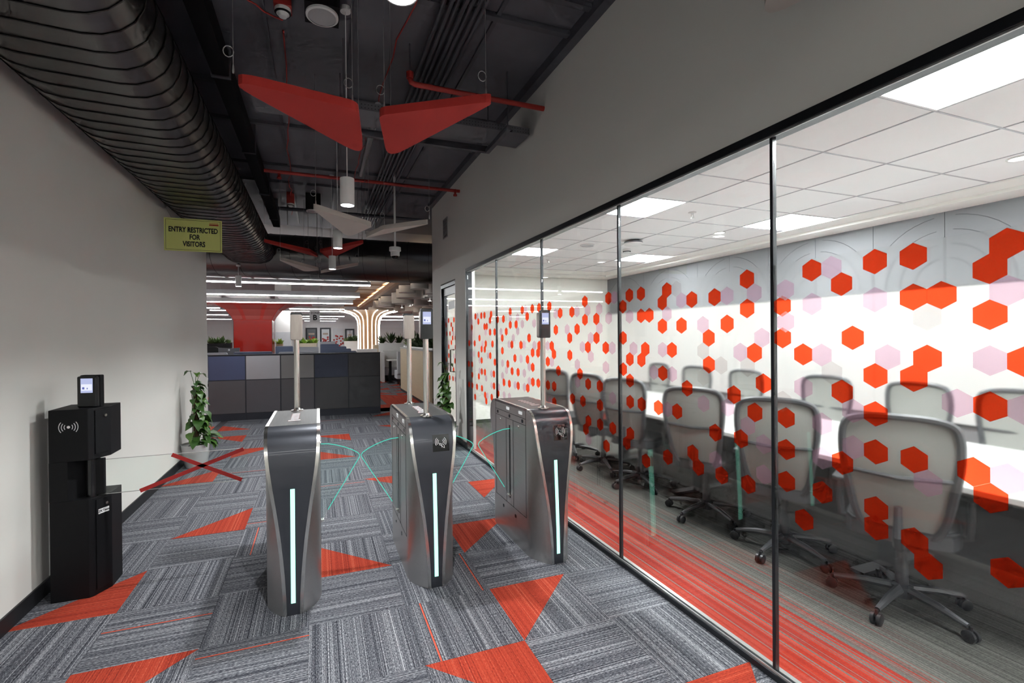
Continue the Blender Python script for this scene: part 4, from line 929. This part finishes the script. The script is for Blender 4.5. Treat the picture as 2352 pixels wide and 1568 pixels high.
for k, (x0, x1) in enumerate(cols):
    bx(x0+0.008, x1-0.008, -0.006, 0.03, 0.745, 1.18).build('upper_panel', pm(*up[k], 0.55, var=0.03), t, bevel=0.002)
    bx(x0+0.008, x1-0.008, -0.006, 0.03, 0.13, 0.73).build('lower_panel', pm(*lo[k], 0.55, var=0.03), t, bevel=0.002)
    bx(x0+0.002, x1-0.002, -0.004, 0.03, 0.0, 0.12).build('plinth', pm('partition_plinth', (0.030, 0.034, 0.046), 0.5), t)
bx(0, 3.045, 0.0, 0.05, 0.0, 1.20).build('partition_core', m_pframe, t)
bx(-0.005, 3.05, -0.012, 0.055, 1.198, 1.21).build('cap_rail', m_pframe, t)
# ---- desk screens
m_blue = pm('blue_grey_screen_fabric', (0.085, 0.105, 0.165), 0.9, var=0.08)
m_lgrey = pm('light_grey_screen', (0.36, 0.37, 0.40), 0.8, var=0.04)
m_white2 = pm('office_white', (0.78, 0.78, 0.77), 0.5, var=0.02)
m_woodl = pm('birch_laminate', (0.60, 0.48, 0.32), 0.5, var=0.10, scale=3, stretch=(1, 1, 12))
def desk_screen(label, x0, x1, y, z, mat, cap=None):
    t = thing('desk_screen', label, 'desk screen', ((x0+x1)/2, y, 0), 0, 'desk divider screens')
    w_ = x1-x0
    MB().prism(rrect(w_, 0.5, 0.03, 3, 0, z-0.25), -0.015, 0.015, 'y').build('screen_panel', mat, t)
    bx(-w_/2+0.02, w_/2-0.02, -0.02, 0.02, z-0.012, z-0.004).build('screen_cap', cap or m_lgrey, t)
    bx(-w_/2, w_/2, -0.35, 0.35, 0.71, 0.735).build('desk_top', m_white2, t)
    for sx in (-1, 1): bx(sx*(w_/2-0.06)-0.02, sx*(w_/2-0.06)+0.02, -0.3, 0.3, 0.0, 0.71).build('desk_leg', m_cframe, t)
    return t
desk_screen('light grey desk screen left, just over the partition', -2.35, -1.69, 10.45, 1.23, m_lgrey)
desk_screen('blue desk screen below the red column', -1.58, -0.88, 10.45, 1.24, m_blue)
desk_screen('light grey desk screen right of the red column', -0.77, -0.01, 10.55, 1.22, m_lgrey)
desk_screen('blue desk screen with pale edge right of the red column', -0.94, -0.56, 12.0, 1.32, m_blue)
desk_screen('grey desk screen in front of the cream planter', -0.51, 0.01, 12.6, 1.28, m_lgrey)
for i, (x1, y, z) in enumerate(((0.80, 10.6, 1.205), (0.77, 12.0, 1.235), (0.74, 13.5, 1.265), (0.62, 15.5, 1.31), (0.60, 18.0, 1.37))):
    desk_screen('blue desk screen, %s in the receding row right of the sign' % ['nearest', 'second', 'third', 'fourth', 'farthest'][i], 0.07, x1, y, z, m_blue if i < 4 else m_lgrey, m_blue)
t = thing('monitor', 'dark computer monitor seen from behind near the left wall', 'monitor', (-1.81, 11.4, 0))
MB().prism([(-0.20, 1.09), (0.20, 1.09), (0.205, 1.305), (0, 1.295), (-0.205, 1.31)], -0.02, 0.01, 'y').build('monitor_shell', pm('dark_grey_plastic', (0.06, 0.062, 0.07), 0.5), t)
MB().tube([(0, 0.03, 0.735), (0, 0.03, 1.15)], 0.02, 8).build('monitor_stand', m_whitemetal, t)
MB().lathe([(0.02, 0.0), (0.02, 0.002)], 16, (0, 0, 0)).build('maker_badge', m_lgrey, t, (0, -0.022, 1.26), rot=(PI/2, 0, 0))
bx(-0.35, 0.35, -0.1, 0.5, 0.71, 0.735).build('monitor_desk', m_white2, t)
t = thing('task_chair', 'black task chair back showing over the partition at left', 'chair', (-2.3, 11.9, 0))
MB().prism(rrect(0.44, 0.55, 0.08, 4, 0, 1.05), -0.03, 0.02, 'y').build('chair_back', m_black, t)
MB().prism(rrect(0.46, 0.46, 0.1, 4, 0, 0.2), 0.44, 0.50).build('chair_seat', m_black, t)
MB().lathe([(0.26, 0.03), (0.04, 0.09), (0.025, 0.44)], 10, (0, 0.2, 0)).build('chair_base', m_black, t)
# ---- far plants
m_leaf2 = leaf_mat('office_leaf_dark', (0.018, 0.045, 0.016), (0.04, 0.085, 0.025), (0.16, 0.21, 0.08))
m_leaf3 = leaf_mat('office_leaf_bright', (0.09, 0.22, 0.02), (0.20, 0.38, 0.03), (0.40, 0.55, 0.08))
def foliage(b, cx, cy, z, h, n, rr, wd=0.05):
    for k in range(n):
        a = rr.uniform(0, 2*PI); tilt = rr.uniform(0.15, 1.1); L = h*rr.uniform(0.6, 1.1)
        d = Vector((math.cos(a)*math.sin(tilt), math.sin(a)*math.sin(tilt), math.cos(tilt))); s_ = Vector((-math.sin(a), math.cos(a), 0))*wd*rr.uniform(.6, 1.2)
        p = Vector((cx+rr.uniform(-.03, .03), cy+rr.uniform(-.03, .03), z)); q = len(b.v)
        dr = Vector((0, 0, -L*0.18*math.sin(tilt)))
        b.v += [tuple(p), tuple(p+d*L*.55+s_), tuple(p+d*L*.55-s_), tuple(p+d*L+dr), tuple(p+d*L*.6+Vector((0, 0, -.006)))]
        b.face((q, q+1, q+4)); b.face((q, q+4, q+2)); b.face((q+1, q+3, q+4)); b.face((q+4, q+3, q+2))
def planter(label, x0, x1, y0, y1, z0, z1, mat, leafm, step, h, seed, base=True):
    rr = random.Random(seed)
    t = thing('planter_box', label, 'planter', ((x0+x1)/2, (y0+y1)/2, 0), 0, 'office planter boxes')
    X, Y = (x1-x0)/2, (y1-y0)/2
    b = MB()
    b.box(-X, X, -Y, -Y+0.02, z0, z1).box(-X, X, Y-0.02, Y, z0, z1).box(-X, -X+0.02, -Y+0.02, Y-0.02, z0, z1).box(X-0.02, X, -Y+0.02, Y-0.02, z0, z1)
    b.build('planter_side', mat, t)
    bx(-X+0.02, X-0.02, -Y+0.02, Y-0.02, z1-0.06, z1-0.03).build('planter_soil', m_soil, t)
    if base: bx(-X+0.02, X-0.02, -Y+0.02, Y-0.02, 0, z0).build('planter_base', m_lgrey, t)
    n = max(1, int((x1-x0)/step)); m_ = max(1, int((y1-y0)/step))
    for i in range(n):
        for j in range(m_):
            bb = MB(); foliage(bb, -X+(i+.5)*2*X/n, -Y+(j+.5)*2*Y/m_, z1-0.04, h*rr.uniform(.6, 1.15), 26, rr); bb.build('foliage', leafm, t)
    return t
planter('cream planter with bright green leaves beyond the first turnstile pole', -0.58, -0.03, 14.8, 15.1, 1.18, 1.35, pm('cream_planter', (0.55, 0.48, 0.36), 0.6), m_leaf3, 0.13, 0.22, 1)
planter('black planter with dark leaves left of the red column', -3.1, -2.45, 15.7, 16.0, 1.22, 1.37, m_black, m_leaf2, 0.16, 0.24, 2)
planter('small yellow-green planter at the edge of the red column', -1.42, -1.2, 18.4, 18.7, 1.0, 1.30, pm('tan_planter', (0.40, 0.30, 0.2), 0.6), m_leaf3, 0.12, 0.32, 9)
planter('white planter with mixed foliage left of the glowing column', 1.07, 1.60, 21.0, 21.4, 0.95, 1.36, m_white2, m_leaf2, 0.16, 0.32, 3)
# ---- red column with flared head
t = thing('red_column', 'glossy red clad column with flared head', 'column', (-2.0, 17.0, 0))
m_redg = pm('red_gloss_cladding', (0.23, 0.012, 0.008), 0.12, var=0.04)
m_redm = pm('red_matt_cladding', (0.36, 0.03, 0.022), 0.6, var=0.04); m_redp = pm('pale_red_inlay', (0.30, 0.055, 0.045), 0.6, var=0.04)
bx(-0.57, 0.57, 0, 0.9, 0, 2.10).build('column_shaft', m_redg, t)
bx(-0.575, -0.565, -0.004, 0.0, 0, 2.1).build('edge_strip', m_black, t); bx(0.565, 0.575, -0.004, 0.0, 0, 2.1).build('edge_strip', m_black, t)
rows = [[(s_*w_, y, z) for s_, y in ((-1, yy), (1, yy), (1, 0.9-yy), (-1, 0.9-yy))] for w_, yy, z in ((0.57, 0.0, 2.10), (0.64, -0.08, 2.25), (0.78, -0.25, 2.45), (1.0, -0.45, 2.60), (1.25, -0.55, 2.66))]
MB().sheet(rows, closed=True).build('column_head', m_redm, t)
for x in (-0.42, 0.0, 0.42):
    w0 = 0.13 if x else 0.2
    MB().sheet([[(x*s_-w0*s_, y-0.006, z), (x*s_+w0*s_, y-0.006, z)] for s_, y, z in ((1.0, -0.025, 2.13), (1.12, -0.08, 2.25), (1.36, -0.25, 2.45), (1.7, -0.43, 2.585))]).build('head_inlay', m_redp, t)
bx(-1.7, 1.8, -0.55, 1.4, 2.66, 2.72).build('head_soffit', m_redm, t)
# ---- white pillar, white board
t = thing('white_pillar', 'white square pillar with pale lower board right of the red column', 'pillar', (-1.35, 21, 0))
bx(-0.30, 0.30, 0, 0.6, 0, ZC).build('pillar_shaft', m_white2, t)
bx(-0.28, 0.30, -0.01, 0, 0.8, 1.76).build('pin_board', pm('pale_blue_board', (0.55, 0.58, 0.61), 0.5), t)
# ---- linear lights
m_tubelit = em('linear_diffuser', (0.98, 0.99, 1.0), P_LINE)
m_lobbyfill = em('lobby_fill_diffuser', (0.98, 0.99, 1.0), 24.0)
m_alu = pm('linear_housing', (0.50, 0.50, 0.51), 0.5)
def linear(label, x0, x1, y, z=2.6, face=None):
    t = thing('linear_light', label, 'linear lamp', ((x0+x1)/2, y, z), 0, 'suspended linear office lights')
    X = (x1-x0)/2
    bx(-X, X, -0.04, 0.04, 0.02, 0.13).build('housing', m_alu, t)
    bx(-X+0.005, X-0.005, -0.042, 0.042, 0.0, 0.02).build('diffuser', face or m_tubelit, t)
    k = -X+0.4
    while k < X:
        MB().tube([(k, 0, 0.13), (k, 0, ZC-z-0.002)], 0.004, 4).build('suspension_wire', m_cable, t); k += 1.9
    return t
ORD2 = ['first', 'second', 'third', 'fourth', 'fifth', 'sixth', 'seventh', 'eighth']
for i, (x0, x1, y) in enumerate(((-6, 1.07, 10.25), (-6, 1.085, 13.15), (-6, 1.09, 15.85), (-1.0, 0.98, 19.0), (-1.4, 1.1, 20.7), (-1.2, 1.3, 25.3), (-0.8, 1.1, 28.5), (-0.8, 1.1, 32.2))):
    linear('long suspended linear light, %s row counted from the corridor' % ORD2[i], x0, x1, y)
for i, (x0, x1, y) in enumerate(((-6.5, -3.3, 19.0), (-3.9, -3.3, 20.5), (-7.5, -3.9, 24.4), (-7.5, -4.6, 29.8), (2.6, 5.5, 24.7), (2.6, 6.0, 25.5), (2.4, 6.5, 30.0))):
    linear('suspended linear light at the side of the office, %s of its kind' % ORD2[i], x0, x1, y)
linear('added unseen linear fill light in the lobby behind the viewer, nearer one', -2.5, 3.5, -4.2, 2.9, m_lobbyfill)  # both lobby lamps are unseen, added to brighten the wall above the glazing
linear('added unseen linear fill light in the lobby behind the viewer, farther one', -2.5, 3.5, -6.4, 2.9, m_lobbyfill)
# acoustic baffles above the third light
m_baf = pm('pale_baffle_felt', (0.55, 0.54, 0.52), 0.9, var=0.04)
for i, x in enumerate((-3.3, -1.95, -0.55, 0.62)):
    t = tag(MB().prism(rrect(1.15, 0.9, 0.12, 5), 0, 0.05).build('acoustic_baffle', m_baf, None, (x-0.02, 15.75, 2.765)), 'pale rounded acoustic raft above the third linear light, %s from left' % ORD2[i], 'ceiling panel', 'acoustic rafts over the third light')
# ---- zone sign
t = thing('zone_sign', 'small grey hanging sign reading zone B', 'sign', (-0.051, 9.2, 1.90))
bx(-0.093, 0.093, 0, 0.008, -0.10, 0.10).build('sign_board', pm('silver_sign', (0.90, 0.91, 0.92), 0.4), t)
text('lettering', 'ZONE', 0.055, m_ink, t, (0.003, -0.001, 0.062), R90, 0.0006)
text('lettering', 'B', 0.135, m_ink, t, (0.003, -0.001, -0.025), R90, 0.004)
for x in (-0.07, 0.07): MB().tube([(x, 0.004, 0.10), (x, 0.004, 0.79)], 0.0012, 4).build('sign_wire', m_cable, t)
# ---- glowing timber tree column and felt ring canopy
m_wood = pm('warm_timber_slats', (0.52, 0.31, 0.17), 0.5, var=0.15, scale=4, stretch=(8, 8, 0.6))
m_strip = em('warm_led_strip', (1.0, 0.93, 0.82), 3.2)
t = thing('tree_column', 'timber tree-shaped column with glowing vertical led strips', 'column', (1.86, 18.6, 0))
prof = [(0.40, 0.0), (0.40, 1.95), (0.42, 2.15), (0.50, 2.31), (0.68, 2.43), (0.93, 2.50), (1.10, 2.52)]
MB().lathe(prof, 36).build('timber_cladding', m_wood, t, smooth=True)
for k in range(16):
    a = 2*PI*(k+0.5)/16; c_, s_ = math.cos(a), math.sin(a)
    MB().tube([((r+0.006)*c_, (r+0.006)*s_, z-0.006) for r, z in [(0.40, 0.9 if k % 3 else 0.4)]+prof[1:]], 0.019, 6).build('led_strip', m_strip, t)
t = thing('ring_canopy', 'suspended canopy of pale felt rings over the booths', 'ceiling canopy', (0, 0, 0))
m_ring = pm('beige_felt_ring', (0.70, 0.67, 0.63), 0.9, var=0.05)
m_rim = pm('pale_ring_rim', (0.82, 0.80, 0.76), 0.8)
rr = random.Random(12); placed = []
tries = 0
while len(placed) < 70 and tries < 4000:
    tries += 1
    y = rr.uniform(11.2, 24); x = rr.uniform(2.0, 6.0); r = rr.choice([0.22, 0.28, 0.34, 0.40])
    if x - r < 1.93 or any((x-a)**2+(y-b_)**2 < (r+c_-0.06)**2 for a, b_, c_ in placed): continue
    if (x-1.86)**2+(y-18.6)**2 < (r+0.5)**2: continue
    placed.append((x, y, r))
for x, y, r in placed:
    h = rr.choice([0.28, 0.34, 0.42])
    o = MB().lathe([(r-0.014, 2.86), (r-0.014, 2.86-h+0.10), (r, 2.86-h+0.10), (r, 2.86)], 22, (x, y, 0)).build('felt_ring', m_ring, t, smooth=True)
    MB().lathe([(r-0.016, 2.86-h+0.094), (r+0.002, 2.86-h+0.094), (r+0.002, 2.86-h+0.106), (r-0.016, 2.86-h+0.106)], 22, (x, y, 0)).build('ring_rim', m_rim, o)
bx(1.95, 6.2, 11.0, 24, 2.88, 2.93).build('canopy_raft', pm('canopy_board', (0.45, 0.41, 0.37), 0.9), t)
# warm backlit timber edge of the canopy
t = thing('canopy_fascia', 'warm lit timber fascia along the ring canopy edge', 'ceiling edge', (0, 0, 0))
for k in range(26): bx(1.22, 1.94, 11.0+0.5*k, 11.0+0.5*k+0.485, 3.03+0.012*(k % 3), 3.07+0.012*(k % 3)).build('timber_plank', m_wood, t)
MB().box(1.83, 1.85, 11.0, 24, 2.86, 2.985).box(1.85, 1.945, 11.0, 24, 2.86, 2.875).build('cove_lip', m_wood, t)
bx(1.87, 1.93, 11.0, 24, 2.90, 2.92).build('cove_light', em('cove_led', (1.0, 0.78, 0.52), 9.0), t)
for i, (x, y) in enumerate(((3.0, 13.0), (2.85, 15.2), (2.75, 16.2), (2.55, 20.2), (4.4, 14.2))):
    spot_dl('round downlight among the felt rings, %s from the corridor' % ORD2[i], x, y, 2.52, 0.055, 'downlights among the felt rings', 14)
# ---- booths on the right
t = thing('booth_screen', 'birch booth side panel with stone planter top near the right wall', 'booth', (0, 0, 0))
bx(2.20, 2.26, 9.6, 13.3, 0.06, 1.19).build('side_panel', m_woodl, t, bevel=0.004)
bx(2.20, 2.26, 9.6, 13.3, 0, 0.06).build('kick_strip', m_base, t)
bx(2.18, 2.70, 9.58, 13.32, 1.19, 1.22).build('stone_top', pm('grey_stone', (0.42, 0.41, 0.39), 0.4, var=0.2, scale=30), t)
bx(2.64, 2.70, 9.6, 13.3, 0, 1.19).build('rear_panel', m_white2, t)
planter('row of dark and variegated plants on the right booth wall', 2.28, 2.62, 9.7, 12.9, 1.221, 1.26, m_white2, m_leaf2, 0.32, 0.42, 5, False)
planter('young yellow-green plant at the front of the booth planter', 2.28, 2.60, 12.95, 13.25, 1.221, 1.27, m_white2, m_leaf3, 0.3, 0.30, 6, False)
t = thing('booth_screen', 'white booth back with birch end panel and planter ledge', 'booth', (0, 0, 0))
bx(2.02, 6.0, 16.9, 17.0, 0, 1.24).build('back_panel', m_white2, t)
bx(1.86, 2.02, 16.9, 17.05, 0, 1.24).build('birch_end', m_woodl, t)
bx(2.02, 2.10, 15.9, 16.9, 0.0, 1.0).build('wing_panel_side', m_white2, t)
planter('long white planter ledge with dark leafy plants above the white booth', 2.03, 6.0, 16.9, 17.25, 1.241, 1.30, m_white2, m_leaf2, 0.30, 0.55, 8, False)
m_sofa = pm('pale_grey_upholstery', (0.50, 0.51, 0.53), 0.9, var=0.05); m_sofa2 = pm('white_upholstery', (0.74, 0.74, 0.72), 0.8, var=0.03)
def bench(label, x, y, face):
    t = thing('booth_bench', label, 'bench', (x, y, 0), 0 if face > 0 else PI, 'upholstered booth benches')
    bx(0, 1.5, -0.08, 0.06, 0.36, 1.06).build('bench_back', m_sofa2 if face < 0 else m_sofa, t, bevel=0.02)
    bx(0, 1.5, 0.0, 0.55, 0.20, 0.46).build('bench_seat', m_sofa, t, bevel=0.02)
    for px in (0.08, 1.40):
        for py in (0.04, 0.46): bx(px, px+0.05, py, py+0.05, 0, 0.20).build('bench_leg', m_base, t)
bench('grey booth bench seen from behind, next to the birch panel', 2.30, 14.55, 1)
o = bench('white booth bench facing the corridor behind the cafe table', 3.65, 16.75, -1)
t = thing('cafe_table', 'small white booth table on a black pedestal', 'table', (2.75, 15.6, 0))
MB().prism(rrect(1.2, 0.6, 0.04), 0.735, 0.76).build('table_top', m_white2, t)
MB().box(-0.55, -0.47, -0.04, 0.04, 0.02, 0.735).box(-0.62, -0.40, -0.22, 0.22, 0.0, 0.02).build('pedestal', m_black, t)
t = thing('low_cabinet', 'white low cabinet with timber front beside the glowing column', 'cabinet', (1.45, 15.9, 0))
bx(-0.25, 0.42, 0, 0.4, 0, 1.12).build('cabinet_body', m_white2, t); bx(0.1, 0.40, -0.015, 0, 0.05, 0.95).build('cabinet_door', m_woodl, t)
t = thing('wall_cabinet', 'white storage unit with timber inset past the corridor wall end', 'cabinet', (2.62, 8.6, 0))
bx(-0.3, 0.3, 0, 0.5, 0, 1.25).build('cabinet_body', m_white2, t); bx(-0.305, -0.30, 0.05, 0.45, 0.45, 0.85).build('timber_inset', pm('brown_inset', (0.25, 0.16, 0.08), 0.5), t)
# ---- far wall doors and glazing
m_far_glass = pm('pale_door_glass', (0.72, 0.74, 0.76), 0.3); m_far_dark = pm('dark_door_glass', (0.10, 0.11, 0.12), 0.3)
def far_door(n, x0, x1, z, glass):
    o = struct(bx(x0, x1, 33.97, 34.0, 0, z).build('door_%d' % n, glass), 'dark framed glass door on the far office wall')
    b = MB().box(x0-0.06, x0+0.04, 33.94, 33.97, 0, z+0.06).box(x1-0.04, x1+0.06, 33.94, 33.97, 0, z+0.06).box(x0+0.04, x1-0.04, 33.94, 33.97, z-0.04, z+0.06)
    b.build('door_frame', m_frame, o)
    bx(x0+0.12, x1-0.12, 33.955, 33.97, z-0.42, z-0.30).build('door_plate', pm('wood_plate', (0.45, 0.35, 0.28), 0.5), o)
    return o
big = MB().prism([(p[0]*1.5, p[1]*1.5) for p in hexpoly], 0, 0.002, 'y').mesh('hexagon', pm('far_red_dot', (0.50, 0.04, 0.03), 0.6))
rr = random.Random(4)
for n, x0, x1, g in ((2, -0.72, -0.10, m_far_dark), (3, 0.20, 0.78, m_far_glass)):
    o = far_door(n, x0, x1, 2.15, g)
    for k in range(14): link('hexagon', big, o, (rr.uniform(x0+0.1, x1-0.1), 33.962, rr.uniform(1.15, 1.62)))
o = struct(bx(0.98, 1.68, 33.90, 33.93, 0.1, 2.16).build('window_20', m_far_glass), 'pale glazing with red hexagon film on the far office wall')
for k in range(34): link('hexagon', big, o, (rr.uniform(1.02, 1.64), 33.895, rr.uniform(0.7, 1.65)))
far_door(4, 1.85, 2.35, 2.07, m_far_glass)
struct(bx(3.0, 9.5, 33.95, 34.0, 0.0, 2.2).build('wall_far_panelling', m_white2), 'white panelling on the far office wall')
